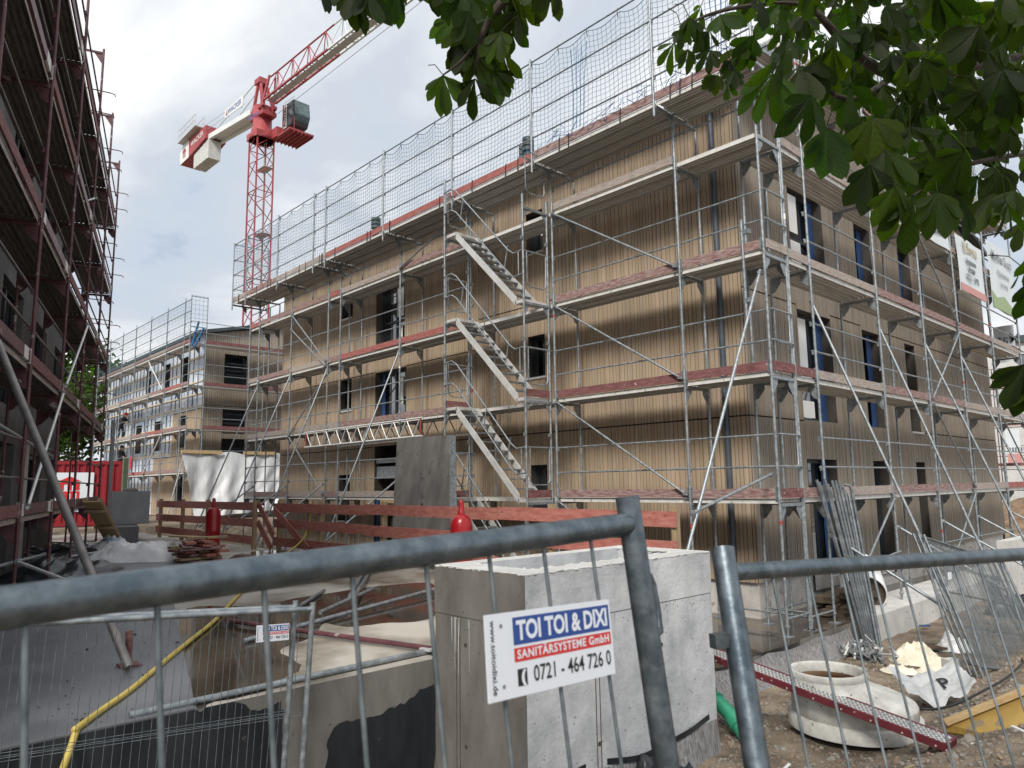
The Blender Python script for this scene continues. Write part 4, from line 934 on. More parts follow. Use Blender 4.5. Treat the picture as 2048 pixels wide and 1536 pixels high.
# ------------------------------------------------------------------ workers on the far scaffold
def person(name, label, foot, face, joints, rad, helmet=None, tool=None):
    """one continuous skinned body; joints is {name: (x forward, y left, z)}"""
    fz = math.atan2(face[1], face[0])
    links = [('hip', 'chest'), ('chest', 'neck'), ('neck', 'head'), ('head', 'crown'), ('chest', 'shL'), ('shL', 'elL'), ('elL', 'haL'), ('chest', 'shR'), ('shR', 'elR'), ('elR', 'haR'), ('hip', 'hiL'), ('hiL', 'knL'), ('knL', 'anL'), ('anL', 'toL'), ('hip', 'hiR'), ('hiR', 'knR'), ('knR', 'anR'), ('anR', 'toR')]
    ks = list(joints); me = bpy.data.meshes.new(name)
    me.from_pydata([joints[k] for k in ks], [(ks.index(a), ks.index(c)) for a, c in links], [])
    ob = bpy.data.objects.new(name, me); COL.objects.link(ob); ob.location = foot; ob.rotation_euler = (0, 0, fz)
    ob.modifiers.new('skin', 'SKIN'); sd = me.skin_vertices[0].data
    for i, k in enumerate(ks):
        r = rad[k]; sd[i].radius = (r, r) if not isinstance(r, tuple) else r; sd[i].use_root = (k == 'hip')
    sb = ob.modifiers.new('smooth', 'SUBSURF'); sb.levels = 2; sb.render_levels = 2
    me.materials.append(CLOTH); ob['label'] = label; ob['category'] = 'person'
    for p in me.polygons: p.use_smooth = True
    fm = Matrix.Translation(V(foot))@Matrix.Rotation(fz, 4, 'Z')
    h = V(joints['head'])
    def loc(b, nm, m):
        b.v = [fm@q for q in b.v]; return b.part(nm, m, ob)
    b = MB(); b.lathe([(0, -.02), (.135, -.02), (.14, .0), (.125, .06), (.08, .115), (0, .13)], h+V((.02, 0, .05)), 14); b.bx(h.x+.06, h.x+.2, -.07+h.y, .07+h.y, h.z+.035, h.z+.05); loc(b, 'helmet', helmet)
    b = MB(); b.lathe([(0, -.12), (.05, -.11), (.082, -.03), (.088, .03), (.06, .05), (0, .05)], h+V((.045, 0, 0)), 12); b.box(h+V((.135, 0, -.02)), (.03, .025, .04))
    loc(b, 'face', SKIN)
    for k in ('haL', 'haR'):
        b = MB(); q = V(joints[k]); b.box(q+V((.03, 0, -.02)), (.07, .035, .075))
        for f in range(4): b.path([q+V((.05, -.022+.015*f, -.04)), q+V((.085, -.022+.015*f, -.06)), q+V((.09, -.022+.015*f, -.09))], .0085, 5)
        b.path([q+V((.03, .03, -.01)), q+V((.07, .04, -.03))], .009, 5); loc(b, 'hand', SKIN)
    for k in ('toL', 'toR'):
        b = MB(); q = V(joints[k]); b.box(q+V((-.07, 0, 0)), (.26, .10, .09)); loc(b, 'boot', TIMD)
    return ob
J1 = dict(hip=(-.12, 0, .90), chest=(.10, 0, 1.26), neck=(.24, 0, 1.42), head=(.32, 0, 1.52), crown=(.35, 0, 1.60), shL=(.14, .19, 1.32), elL=(.36, .24, 1.14), haL=(.56, .14, 1.16), shR=(.14, -.19, 1.32), elR=(.36, -.24, 1.12), haR=(.58, -.12, 1.12),
          hiL=(-.08, .11, .86), knL=(.08, .13, .48), anL=(-.10, .13, .10), toL=(.06, .14, .05), hiR=(-.08, -.11, .86), knR=(.02, -.13, .48), anR=(-.16, -.14, .10), toR=(.0, -.15, .05))
RD = dict(hip=(.15, .13), chest=(.17, .14), neck=.065, head=.085, crown=.07, shL=.075, elL=.055, haL=.04, shR=.075, elR=.055, haR=.04, hiL=.10, knL=.075, anL=.055, toL=.05, hiR=.10, knR=.075, anR=.055, toR=.05)
q = at_y(243, 866, 1.45)
person('person', 'worker in a red helmet and dark clothes bending forward on the far scaffold', (q.x, 1.42, 5.11), (.9, .35), J1, RD, mat('helmet_red', (.55, .05, .04), rough=.35))
J2 = dict(hip=(0, 0, .92), chest=(.03, 0, 1.32), neck=(.05, 0, 1.50), head=(.08, 0, 1.62), crown=(.08, 0, 1.72), shL=(.03, .2, 1.40), elL=(.12, .25, 1.14), haL=(.34, .16, 1.12), shR=(.03, -.2, 1.40), elR=(.12, -.25, 1.14), haR=(.34, -.15, 1.14),
          hiL=(0, .11, .88), knL=(.05, .12, .48), anL=(-.02, .13, .10), toL=(.12, .14, .05), hiR=(0, -.11, .88), knR=(.03, -.12, .48), anR=(-.04, -.13, .10), toR=(.10, -.14, .05))
q = at_y(241, 920, 1.45)
person('person', 'worker in dark clothes standing one deck below the worker with the red helmet', (q.x, 1.42, 3.11), (.8, .5), J2, RD, mat('helmet_dark', (.05, .05, .06), rough=.4))

# ------------------------------------------------------------------ things on the raised deck
b = MB()
mp = [(.205, -8.77), (-4.6, -7.33), (-9.3, -5.75), (-11.6, -4.9), (-13.9, -4.6), (-14.5, -7), (-12, -12), (.205, -14)]
def seg(a, c, n): return [(a[0]+(c[0]-a[0])*i/n, a[1]+(c[1]-a[1])*i/n) for i in range(n)]
b.prism([V((x, y, ZS+.003)) for x, y in mp], (0, 0, .009))
b.add([V((.204, -8.77, ZS)), V((.204, -14, ZS)), V((.204, -14, ZS+.013)), V((.204, -8.77, ZS+.013))], [(0, 1, 2, 3)])
b.solo('grey_membrane', MEMB, 'grey bitumen membrane rolled out over the left part of the deck', 'membrane', kind='structure')
b = MB(); rnd = random.Random(9)
for _ in range(150):
    t = rnd.random(); x = .1-8*t**1.6; y = -8.9+.3*-x*.9+rnd.gauss(0, .7)-.2
    if y > -7.4-.31*(x+4.6)*-1*-1 and x < .1: y -= .9
    r = rnd.uniform(.003, .009)*(2.2 if rnd.random() < .12 else 1); x += .25*mnoise.noise(V((x, y, 1)))*4; y += .3*mnoise.noise(V((x*2, y*2, 7)))
    if x < .15: b.lathe([(0, r), (r, r*.4), (r*.9, 0)], (x, y, ZS+.012), 5)
b.solo('crumbs', SIGNK, 'black crumbs scattered over the grey membrane', 'debris', kind='stuff')
# black sealing coat on the outer wall of the deck
def wallz(u, v): q = at_x(u, v, .2); return q.y, q.z
def coat(pts, nm, lb):
    b = MB(); rnd = random.Random(4); pl = []
    for i in range(len(pts)):
        a, c = pts[i], pts[(i+1) % len(pts)]; n = max(1, int(math.hypot(a[0]-c[0], a[1]-c[1])/.03))
        for k in range(n):
            y, z = a[0]+(c[0]-a[0])*k/n, a[1]+(c[1]-a[1])*k/n
            if k and z < ZS-.03: w_ = mnoise.noise(V((y*4, z*4, 2)))*.10+mnoise.noise(V((y*19, z*19, 2)))*.022; y += w_*.6; z += w_
            pl.append(V((.2005, y, z)))
    b.prism(pl, (.004, 0, 0)); return b.solo(nm, BITUM, lb, 'coating', kind='structure')
coat([(-14, -2.9), (-14, ZS-.004), (-8.5, ZS-.004), wallz(560, 1420), wallz(572, 1500), (wallz(578, 1536)[0], -2.9)], 'sealing_coat', 'black sealing coat on the left part of the deck wall')
coat([(wallz(648, 1536)[0], -2.9), wallz(655, 1480), wallz(668, 1455), wallz(760, 1430), wallz(840, 1378), wallz(878, 1362), (-6.75, -.2), (-6.75, -2.9)], 'sealing_coat', 'ragged black sealing coat low on the deck wall by the shaft')
def puddle(pts, label, z):
    c = [at_z(u, v, z) for u, v in pts]; c = smooth_closed(c); b = MB(); b.add(c, [tuple(range(len(c)))]); b.solo('puddle', WATER, label, 'puddle', kind='structure')
def smooth_closed(p, n=5):
    r = []; K = len(p)
    for i in range(K):
        a, b_, c, d = p[i-1], p[i], p[(i+1) % K], p[(i+2) % K]
        for k in range(n):
            t = k/n; r.append(.5*((2*b_)+(c-a)*t+(2*a-5*b_+4*c-d)*t*t+(3*b_-a-3*c+d)*t**3)+V((mnoise.noise(V((i*3.1, k*1.7, 1)))*.04, mnoise.noise(V((i*3.1, k*1.7, 5)))*.06, 0)))
    return r
WATER = mat('muddy_water', (.030, .023, .016), (.062, .048, .034), 1.3, .03, r2=.12, spec=.6, world=True)
puddle(((360, 1225), (470, 1212), (560, 1222), (640, 1240), (620, 1275), (560, 1300), (600, 1330), (560, 1362), (520, 1385), (430, 1402), (388, 1400)), 'dark puddle at the edge of the grey membrane', ZS+.003)
puddle(((560, 1205), (660, 1186), (760, 1172), (866, 1168), (868, 1232), (760, 1246), (680, 1252), (610, 1232)), 'brown puddle behind the crossing tubes', ZS+.0035)
puddle(((470, 1110), (560, 1100), (640, 1108), (700, 1130), (620, 1160), (500, 1180), (440, 1160)), 'shallow puddle behind the near fence rail', ZS+.003)
puddle(((1330, 1330), (1420, 1270), (1520, 1262), (1600, 1278), (1560, 1296), (1500, 1312), (1420, 1338)), 'brown puddle on the low floor at the house corner', .004)
def fence_run(nm, label, x0, x1, y, posts, blens, group):
    t = thing(nm, label, 'site fence', ((x0+x1)/2, y, ZS), 0, group)
    for x in posts:
        b = MB(); b.bx(x-.035, x+.035, y+.015, y+.115, ZS, 2.0+.03); b.part('post', TIMP, t)
    rnd = random.Random(int(-x0*10))
    for z in (1.87, 1.47, 1.07):
        x = x0
        for L_ in blens:
            xe = min(x+L_, x1); d0, d1 = rnd.uniform(-.02, .02), rnd.uniform(-.02, .02)
            b = MB(); b.beam((x+.004, y, z+d0), (xe-.004, y, z+d1), .028, .20); b.part('board', FBRED, t); x = xe
            if x >= x1: break
    return t
fA = fence_run('board_fence', 'short red board fence by the white sheeting at the far end of the deck', -19.6, -12.25, -3.0, (-19.4, -17.4, -15.4, -12.3), (3.9, 3.6), 'red board fences along the deck edge')
fB = fence_run('board_fence', 'long red board fence along the deck edge below the stair tower', -11.45, .06, -2.82, (-11.3, -9.25, -6.75, -4.25, -2.2, .0), (4.1, 4.0, 3.6), 'red board fences along the deck edge')
for a, c in (((-12.2, 1.95), (-11.4, 1.2)), ((-12.2, 1.5), (-11.5, .9)), ((-11.3, 1.8), (-9.6, .95))):
    b = MB(); b.beam((a[0], -2.9, a[1]), (c[0], -2.86, c[1]), .028, .17); b.part('strut', FBRED, fB if a[0] > -11.9 else fA)

def bottle(loc, label):
    t = thing('gas_bottle', label, 'gas bottle', loc, 0, 'red gas bottles on the deck')
    b = MB(); b.lathe([(0, .03), (.13, .03), (.152, .07), (.159, .12), (.159, .55), (.162, .56), (.162, .575), (.159, .585), (.159, .90), (.150, .98), (.115, 1.05), (.06, 1.085), (.0, 1.09)], loc, 28)
    b.lathe([(.14, 0), (.14, .06)], loc, 24); b.part('body', BOTR, t)
    b = MB(); b.lathe([(.052, 1.07), (.052, 1.12), (.040, 1.14), (.040, 1.25), (.03, 1.285), (0, 1.295)], loc, 18); b.part('cap', BOTR, t)
    return t
bottle(V((-2.69, -4.10, ZS)), 'red gas bottle beside the concrete shaft in front of the board fence')
bottle(V((-11.29, -4.34, ZS)), 'red gas bottle behind the pile of short boards')

# pile of short boards
rnd = random.Random(5); k = 0
for lay in range(8):
    for j in range(3 if lay < 6 else 2):
        z = ZS+.02+lay*.065; a = rnd.uniform(-.25, .25)+(1.57 if lay % 3 == 1 else 0)
        c = V((-10.25+rnd.uniform(-.25, .25), -5.0+(j-1)*.30+rnd.uniform(-.06, .06), z+.016)) if lay % 3 != 1 else V((-10.25+(j-1)*.32+rnd.uniform(-.1, .1), -5.0+rnd.uniform(-.15, .15), z+.016))
        b = MB(); b.box(c, (rnd.uniform(.6, .9), .2, .045), rz=a); m = TIMY if lay == 7 and j == 0 else (FBRED if rnd.random() < .55 else TIMP if rnd.random() < .5 else TFAD)
        if m is TIMY: b.v = []; b.f = []; b.m = []; b.sm = []; b.t = []; b.box(c, (1.3, .22, .03), rz=.3)
        b.solo('short_board', m, 'yellow panel strip lying on top of the pile of short boards' if m is TIMY else 'short board in the untidy reddish pile beside the far gas bottle', 'board', 'short boards piled on the deck')
# crumpled plastic
def blob(nm, c, sx, sy, h, m, label, cat, seed, n=56, rz=.3, cr=.35):
    def f(u, w):
        a = 2*math.pi*u; r = w; x = math.cos(a)*r; y = math.sin(a)*r
        hh = h*max(0, 1-r**2.2)*(.65+.6*mnoise.noise(V((x*2.1+seed, y*2.1, seed))))+.10*h*mnoise.noise(V((x*6, y*6, seed+3)))*(1-r*.6)
        rr = 1+.18*mnoise.noise(V((math.cos(a)*1.5+seed, math.sin(a)*1.5, 2)))
        X, Y = x*sx*rr, y*sy*rr
        hh += cr*(1-r**3)*(abs(mnoise.noise(V((x*3.3+seed, y*3.3, seed+9))))*.9+abs(mnoise.noise(V((x*7+seed, y*7, seed+5))))*.9-.25)*h
        return c+V((X*math.cos(rz)-Y*math.sin(rz), X*math.sin(rz)+Y*math.cos(rz), max(hh, 0)+.006))
    b = MB(); b.grid(f, n, 14); return b.solo(nm, m, label, cat)
blob('plastic_sheet', V((-11.6, -5.75, ZS)), 1.25, .6, .52, PLAST, 'crumpled heap of shiny white plastic sheeting lying on the deck', 'plastic sheet', 3, rz=.9)
blob('plastic_sheet', V((-14.5, -5.6, ZS)), .8, .5, .42, mat('blue_white_plastic', (.10, .2, .42), (.6, .62, .65), 2.2, .4, lo=.42, hi=.52), 'small blue and white plastic heap behind the shiny white one', 'plastic sheet', 8)
blob('black_film', V((-9.7, -7.6, ZS+.012)), 1.7, .9, .34, BLACKF, 'black plastic film heaped at the foot of the red scaffold', 'film', 12, rz=2.6)
blob('black_film', V((-14.0, -6.9, ZS)), 1.6, .7, .28, BLACKF, 'flat black plastic film among the rubbish behind the scaffold legs', 'film', 15, rz=2.2)
b = MB(); rnd = random.Random(3)
for _ in range(46):
    c = V((-15.2+rnd.uniform(-2.6, 2.4), -5.9+rnd.uniform(-1.0, .9), ZS+rnd.uniform(.02, .14))); b.box(c, (rnd.uniform(.3, 1.3), rnd.uniform(.05, .2), .03), rot=Matrix.Rotation(rnd.uniform(0, 3), 3, 'Z')@Matrix.Rotation(rnd.uniform(-.15, .15), 3, 'Y'), m=rnd.choice((0, 0, 1, 2)))
b.solo('rubble', [RUBB, TIMD, PLAST], 'scattered offcuts and rubbish at the far end of the deck', 'rubble', kind='stuff')
# leaning yellow formwork panel
t = thing('formwork_panel', 'yellow timber formwork panel leaning above the white plastic heap', 'formwork', (-14.5, -5.4, ZS))
a, c = at_z(232, 1092, ZS+.05), at_d(183, 1003, 16.3)
b = MB(); b.beam(a, c, .36, .03); b.part('sheet', TIMY, t)
d, s_, u = MB().frame(c-a); b = MB()
for q in (-.15, .15): b.beam(a+s_*q+u*.05, c+s_*q+u*.05, .08, .08)
for f in (.15, .5, .85): p = a+(c-a)*f; b.beam(p-s_*.22-u*.05, p+s_*.22-u*.05, .08, .06)
b.part('batten', TIMP, t)
# grey open-sided concrete element on a dark low wall
q = at_d(258, 1046, 22); b = MB(); X0, Y0, Z0 = q.x, q.y, q.z
t = thing('concrete_element', 'grey box-shaped concrete element open on its left side', 'concrete element', (X0, Y0, Z0), -.25)
b.bx(.05, .95, -.5, .5, 0, .95); b.part('block', mat('grey_element', (.26, .275, .29), (.34, .355, .37), 2, .7), t, local=True)
b = MB(); b.bx(-.9, .05, -.5, -.42, 0, .08); b.bx(-.9, .05, .42, .5, 0, .95); b.bx(-.9, -.82, -.5, .5, 0, .95); b.bx(-.82, .05, -.42, .42, 0, .06)
for z in (.3, .6): b.bx(-.82, .05, -.5, -.46, z, z+.05)
b.part('frame', CONCD, t, local=True)
b = MB(); b.lathe([(0, 1.06), (.14, 1.05), (.2, 1.0), (.22, .95), (0, .95)], (-.3, 0, 0), 14); b.part('lid', CONCD, t, local=True)
b = MB(); b.bx(-2.6, 2.4, -.4, .2, -.85, -.01); M_ = Matrix.Translation((X0, Y0, Z0))@Matrix.Rotation(-.25, 4, 'Z'); b.v = [M_@p for p in b.v]
b.solo('low_wall', mat('dark_wall', (.10, .10, .11), (.15, .15, .16), 2, .7), 'dark grey low wall under the box-shaped concrete element', 'wall')
# precast slab leaning in the gap in front of the house
t = thing('concrete_plate', 'large stained grey concrete panel leaning in front of the stair tower', 'concrete panel', (-7, -1.9, 0))
bl, br, tr, tl = V((-7.35, -2.25, 0.0)), V((-5.30, -2.25, 0.0)), V((-6.15, -1.62, 3.34)), V((-8.02, -1.62, 3.37))
nrm = (br-bl).cross(tl-bl).normalized()
b = MB(); b.prism([bl, br, tr, tl], tuple(-nrm*.16)); b.part('slab', mat('stained_concrete', (.085, .08, .075), (.18, .172, .162), 2.0, .75, stretch=(1, 1, .35), bump=.15, bscale=14, detail=9, speck=((.075, .07, .066), 6, .62)), t)
b = MB(); off = nrm*.004; b.prism([br+(tr-br)*.002, br-nrm*.16, tr-nrm*.16, tr], tuple((br-bl).normalized()*.015)); b.part('edge_profile', GALV, t)
b = MB()
for f, g_ in ((.5, .58), (.46, .25)):
    p = bl+(br-bl)*f+(tl-bl)*g_; b.tube(p, p+nrm*.004, .03, 12)
b.part('lifting_hole', SIGNK, t)

# loose pipes lying on the deck
def pipe(nm, a, c, r, m, label, group='loose scaffold tubes on the deck', foot=False):
    b = MB(); b.tube(a, c, r, 10)
    if foot: b.box(c, (.15, .15, .015), m=1); b.box(c+V((0, .07, .05)), (.12, .015, .1), m=1)
    return b.solo(nm, [m, ALU], label, 'tube', group)
zp = ZS+.027
pipe('steel_tube', at_z(258, 1431, zp), at_z(872, 1299, zp), .0242, GALV, 'long galvanised tube lying along the front edge of the deck')
pipe('steel_tube', at_z(455, 1241, zp+.02), at_z(862, 1297, zp+.02), .0242, RPIPE, 'dark red and grey prop lying across the wet deck with its foot at the shaft', foot=True)
pipe('steel_tube', at_z(488, 1282, zp), at_z(893, 1172, zp+.05), .0242, GALV, 'galvanised tube crossing the puddle towards the shaft')
pipe('steel_tube', at_z(600, 1212, zp), at_z(648, 1181, zp), .0242, GALV, 'short galvanised tube behind the wire fence post')
pipe('steel_tube', at_z(640, 1225, zp+.05), at_z(745, 1178, zp+.06), .0242, GALV, 'galvanised tube lying on top of the crossing one in the puddle')
pipe('steel_tube', at_z(699, 1193, zp+.09), at_z(730, 1140, zp), .0242, GALV, 'first of two short tubes pointing away across the puddle')
pipe('steel_tube', at_z(709, 1193, zp+.09), at_z(742, 1140, zp), .0242, GALV, 'second of two short tubes pointing away across the puddle')
# yellow hose
hp = [at_z(u, v, ZS+.03) for u, v in ((152, 1458), (205, 1419), (262, 1379), (330, 1322), (385, 1277), (430, 1240), (475, 1192), (520, 1150), (560, 1116))]
hp2 = [V((.36, hp[0].y-.32, .05)), V((.30, hp[0].y-.16, .45)), V((.27, hp[0].y-.06, .72)), V((.19, hp[0].y+.0, ZS+.02))]
hp3 = [V((-9.9, -3.3, ZS+.03)), V((-9.85, -2.86, 1.2)), V((-9.75, -2.75, 1.75)), V((-9.7, -2.80, 2.0)), V((-9.9, -2.7, 1.7)), V((-10.1, -2.62, 1.2))]
def smooth(p, n=5):
    r = []
    for i in range(len(p)-1):
        a, b_, c, d = p[max(i-1, 0)], p[i], p[i+1], p[min(i+2, len(p)-1)]
        for k in range(n):
            t = k/n; r.append(.5*((2*b_)+(c-a)*t+(2*a-5*b_+4*c-d)*t*t+(3*b_-a-3*c+d)*t**3))
    return r+[p[-1]]
b = MB(); b.path(smooth(hp2+hp+hp3), .021, 8); b.solo('yellow_hose', HOSE, 'yellow hose running across the deck and over its front edge', 'hose')

# ------------------------------------------------------------------ concrete shaft
t = thing('concrete_shaft', 'square open-topped pale concrete shaft behind the wire fence sign', 'shaft', (.75, -5.4, -1.2))
x0, x1, y0, y1, zt, zb = .20, 1.35, -6.72, -4.14, 1.63, -1.2
i0, i1, j0, j1 = .40, 1.12, -6.44, -4.42
def ring(z0, z1, g=0.0):
    b = MB(); o_ = [(x0+g, y0+g), (x1-g, y0+g), (x1-g, y1-g), (x0+g, y1-g)]; i_ = [(i0, j0), (i1, j0), (i1, j1), (i0, j1)]
    vs = [V((x, y, z)) for z in (z0, z1) for x, y in o_+i_]
    fs = []
    for k in range(4):
        n = (k+1) % 4; fs += [(k, n, n+8, k+8), (k+4, k+12, n+12, n+4), (k+8, n+8, n+12, k+12), (k, k+4, n+4, n)]
    b.add(vs, fs)
    for q in range(0, len(b.f)):
        b.m[q] = 1 if q == 0 else (0 if q % 4 != 2 else 2)  # front face in darker concrete: its shade is put into the colour
    return b
SM = [CONC, CONCD, CONCL]
ring(zb, 1.22).part('lower_wall', SM, t); ring(1.226, zt, -.006).part('upper_ring', SM, t)
b = MB(); b.bx(i0, i1, j0, j1, zb, .2); b.part('base', CONCD, t)
b = MB()
for x, z in ((.62, 1.0), (.62, .2), (1.0, 1.0)): b.tube((x, y0-.003, z), (x, y0+.02, z), .018, 10)
for y, z in ((-5.0, .85), (-5.9, .2), (-5.0, .15)): b.tube((x1-.02, y, z), (x1+.003, y, z), .02, 10)
for x in (.50, .545): b.bx(x-.003, x+.003, y0-.004, y0, zb, 1.2)
for y in (-5.93, -5.88): b.bx(x1, x1+.004, y-.003, y+.003, zb, 1.2)
b.part('tie_hole', TIMD, t)
rnd = random.Random(31); b = MB()
for _ in range(230):
    y = rnd.uniform(y0+.05, y1-.05); z = rnd.uniform(-.5, 1.2) if rnd.random() < .7 else rnd.uniform(1.12, 1.21); r = rnd.uniform(.0025, .007)
    b.add([V((x1+.0015, y+r*math.cos(k)*rnd.uniform(.7, 1.2), z+r*math.sin(k))) for k in (0, 1.05, 2.1, 3.14, 4.2, 5.2)], [tuple(range(6))])
for _ in range(90):
    x = rnd.uniform(x0+.05, x1-.05); z = rnd.uniform(-.3, 1.2); r = rnd.uniform(.0025, .006)
    b.add([V((x+r*math.cos(k), y0-.0015, z+r*math.sin(k))) for k in (0, 1.05, 2.1, 3.14, 4.2, 5.2)], [tuple(range(6))])
b.part('bug_holes', TIMD, t, kind='stuff')
b = MB()
for z in (1.30, 1.385, 1.47, 1.55): b.path([(x1+.005, y0+.02+(y1-y0-.04)*k/12, z+rnd.uniform(-.006, .006)) for k in range(13)], .0022, 4)
b.part('board_mark', CONC, t)
b = MB()
for (xa, ya), (xb, yb) in (((x0, y0), (x1, y0)), ((x1, y0), (x1, y1)), ((i0, j0), (i1, j0)), ((i1, j0), (i1, j1)), ((i0, j1), (i1, j1))):
    n = int(math.hypot(xb-xa, yb-ya)/.035); pts = [V((xa+(xb-xa)*k/n+rnd.uniform(-.006, .006), ya+(yb-ya)*k/n+rnd.uniform(-.006, .006), zt-.004+rnd.uniform(-.007, .006))) for k in range(n+1)]
    b.path(pts, .008, 6, rad=[rnd.uniform(.004, .014) for _ in pts])
b.part('edge_burr', CONCL, t)
b = MB()
for _ in range(26):
    y = rnd.uniform(y0+.06, y1-.06); z = 1.215 if rnd.random() < .7 else rnd.uniform(.6, 1.5); ln2 = rnd.uniform(.06, .38); w2 = rnd.uniform(.003, .009)
    b.add([V((x1+.0018+(.006 if z > 1.22 else 0), y-w2, z)), V((x1+.0018+(.006 if z > 1.22 else 0), y+w2, z)), V((x1+.0018+(.006 if z > 1.22 else 0), y+w2*.3, z-ln2)), V((x1+.0018+(.006 if z > 1.22 else 0), y-w2*.4, z-ln2))], [(0, 1, 2, 3)])
for _ in range(14):
    x = rnd.uniform(x0+.06, x1-.06); ln2 = rnd.uniform(.08, .5); w2 = rnd.uniform(.004, .010); z = rnd.choice((1.21, 1.61))
    b.add([V((x-w2, y0-.002+(-.0 if z < 1.3 else .006), z)), V((x+w2, y0-.002, z)), V((x+w2*.3, y0-.002, z-ln2)), V((x-w2*.4, y0-.002, z-ln2))], [(0, 1, 2, 3)])
b.part('lime_streaks', CONC, t, kind='stuff')
# fleece wrapped round the foot
fw_ = MB(); fw_.grid(lambda u, w: V((x1+.02+.10*w+.04*math.sin(u*11)*w, -6.6+2.42*u, -.02+.05*math.sin(u*8)-.5*w)), 30, 6)
fw_.grid(lambda u, w: V((x1+.012+.02*math.sin(u*17), -6.62+2.44*u, -.01+.05*math.sin(u*8)+.05*w)), 30, 2, m=1); fw_.part('foot_fleece', [GEOT, BLACKF], t)

# ------------------------------------------------------------------ wire fences
def mesh_panel(nm, label, A, e1, up, Lg, H, s0, ds, nw, rp, rr, rw, m, mw, post2=True, group=None, over=.045, hz=(.75, 1.4), bent=None, parts=True):
    t = thing(nm, label, 'wire fence', A-up*H, 0, group); b = MB()
    b.tube(A+up*over, A-up*H, rp, 14); b.part('post', m, t)
    if post2: b = MB(); b.tube(A+e1*Lg+up*over, A+e1*Lg-up*H, rp, 14); b.part('post', m, t)
    b = MB(); b.tube(A+e1*rp*.6, A+e1*(Lg-rp*.6), rr, 14); b.part('top_rail', m, t)
    b = MB(); b.tube(A+e1*rp*.6-up*(H-.15), A+e1*(Lg-rp*.6)-up*(H-.15), rr, 10); b.part('bottom_rail', m, t)
    b = MB()
    for i in range(nw):
        s = s0+ds*i
        if s > Lg-.04: break
        j = .004*math.sin(i*7.3); b.tube(A+e1*s-up*(rr*.8), A+e1*(s+j)-up*(H-.15), rw, 6, cap=False)
    for z in hz: b.tube(A+e1*rp*.5-up*z, A+e1*(Lg-rp*.5)-up*z, rw, 5, cap=False); b.tube(A+e1*rp*.5-up*(z+.018), A+e1*(Lg-rp*.5)-up*(z+.018), rw, 5, cap=False)
    b.part('wire_mesh', mw, t); return t
A1 = at_d(1262, 1047, 1.22); U1 = V((-.108, -.043, .993)).normalized(); E1 = V((.017, -.999, -.034)).normalized()
f1 = mesh_panel('wire_fence', 'galvanised wire fence panel with the large sanitation company sign', A1, E1, U1, 3.45, 1.9, .108, .107, 31, .0205, .0185, .0031, GALVN, WIRE, group='wire fence panels around the site')
b = MB(); d_ = E1*-1; q = A1-U1*.085
b.path([q+d_*.016, q+d_*.028-U1*.004, q+d_*.034-U1*.02, q+d_*.036-U1*.06, q+d_*.034-U1*.095, q+d_*.018-U1*.10], .0065, 8); b.part('hook', GALVN, f1)
A2 = at_d(1452, 1145, 1.34); E2 = V((.214, .976, -.028)).normalized(); U2 = V((-.25, .212, .945)).normalized()
f2 = mesh_panel('wire_fence', 'tilted galvanised wire fence panel standing in front of the gravel and the concrete cone', A2, E2, U2, 3.45, 1.95, .122, .103, 33, .0215, .0162, .0029, GALVN, WIRE, group='wire fence panels around the site')
b = MB(); q = A2-U2*.115; b.beam(q, q+V((-.02, -.045, -.002)), .02, .024); b.part('hook', GALVN, f2)
for k, (nm, y, x, z, lb) in enumerate((('wire_fence', -8.02, .42, 1.43, 'silver wire fence panel with the small company sign at the deck edge'), ('wire_fence', -8.13, .36, 1.45, 'silver wire fence panel just behind the one with the small sign'))):
    mesh_panel(nm, lb, V((x, y, z)), V((0, -1, .075)).normalized(), V((0, .05, 1)).normalized(), 3.45, 2.0, .10 if k == 0 else .13, .107, 31, .0205, .019, .002, GALV, WIRE, group='wire fence panels around the site', hz=(.72, 1.4))
def sanitation_sign(nm, label, o, r, u, W, H, parent=None):
    """o = lower-left corner, r right, u up (unit vectors), size W x H"""
    r = V(r).normalized(); u = V(u).normalized(); n = r.cross(u).normalized(); b = MB()
    def pt(a, c, h=0): return o+r*(a*W)+u*(c*H)+n*h
    def rect(a0, a1, c0, c1, h, m): b.add([pt(a0, c0, h), pt(a1, c0, h), pt(a1, c1, h), pt(a0, c1, h)], [(0, 1, 2, 3)], m)
    b.prism([pt(0, 0), pt(1, 0), pt(1, 1), pt(0, 1)], tuple(n*.003))
    rect(.19, .985, .60, .93, .0034, 1); rect(.19, .985, .40, .565, .0034, 2)
    b.text('TOI TOI & DIXI', pt(.5875, .757, .0038), r, u, H*.32, 0, H*.011, fit=W*.75, space=.98)
    b.text('SANITÄRSYSTEME GmbH', pt(.5875, .482, .0038), r, u, H*.145, 0, H*.004, fit=W*.755, space=1.12)
    b.text('0721 - 464 726 0', pt(.645, .22, .0038), r, u, H*.27, 3, H*.0025, fit=W*.645)
    rect(.205, .275, .115, .315, .0034, 3); b.text('(', pt(.245, .22, .0038), r, u, H*.18, 0, H*.014)
    b.text('www.toitoidixi.de', pt(.045, .5, .0036), u*-1, r, H*.115, 3, H*.001, fit=H*.86)
    for c in (.15, .85): 
        p = pt(.105, c, .0036); b.add([p+(r*math.cos(a)+u*math.sin(a))*H*.026 for a in [k*math.pi/6 for k in range(12)]], [tuple(range(12))], 4)
    return b.solo(nm, [SIGNW, SIGNB, SIGNR, SIGNK, CLAMP], label, 'sign', 'sanitation company signs on the wire fences')
so_ = A1+E1*.362-U1*.222+V((.0245, 0, 0))
sr = (A1+E1*.098-U1*.236+V((.0245, 0, 0)))-(A1+E1*.362-U1*.222+V((.0245, 0, 0)))
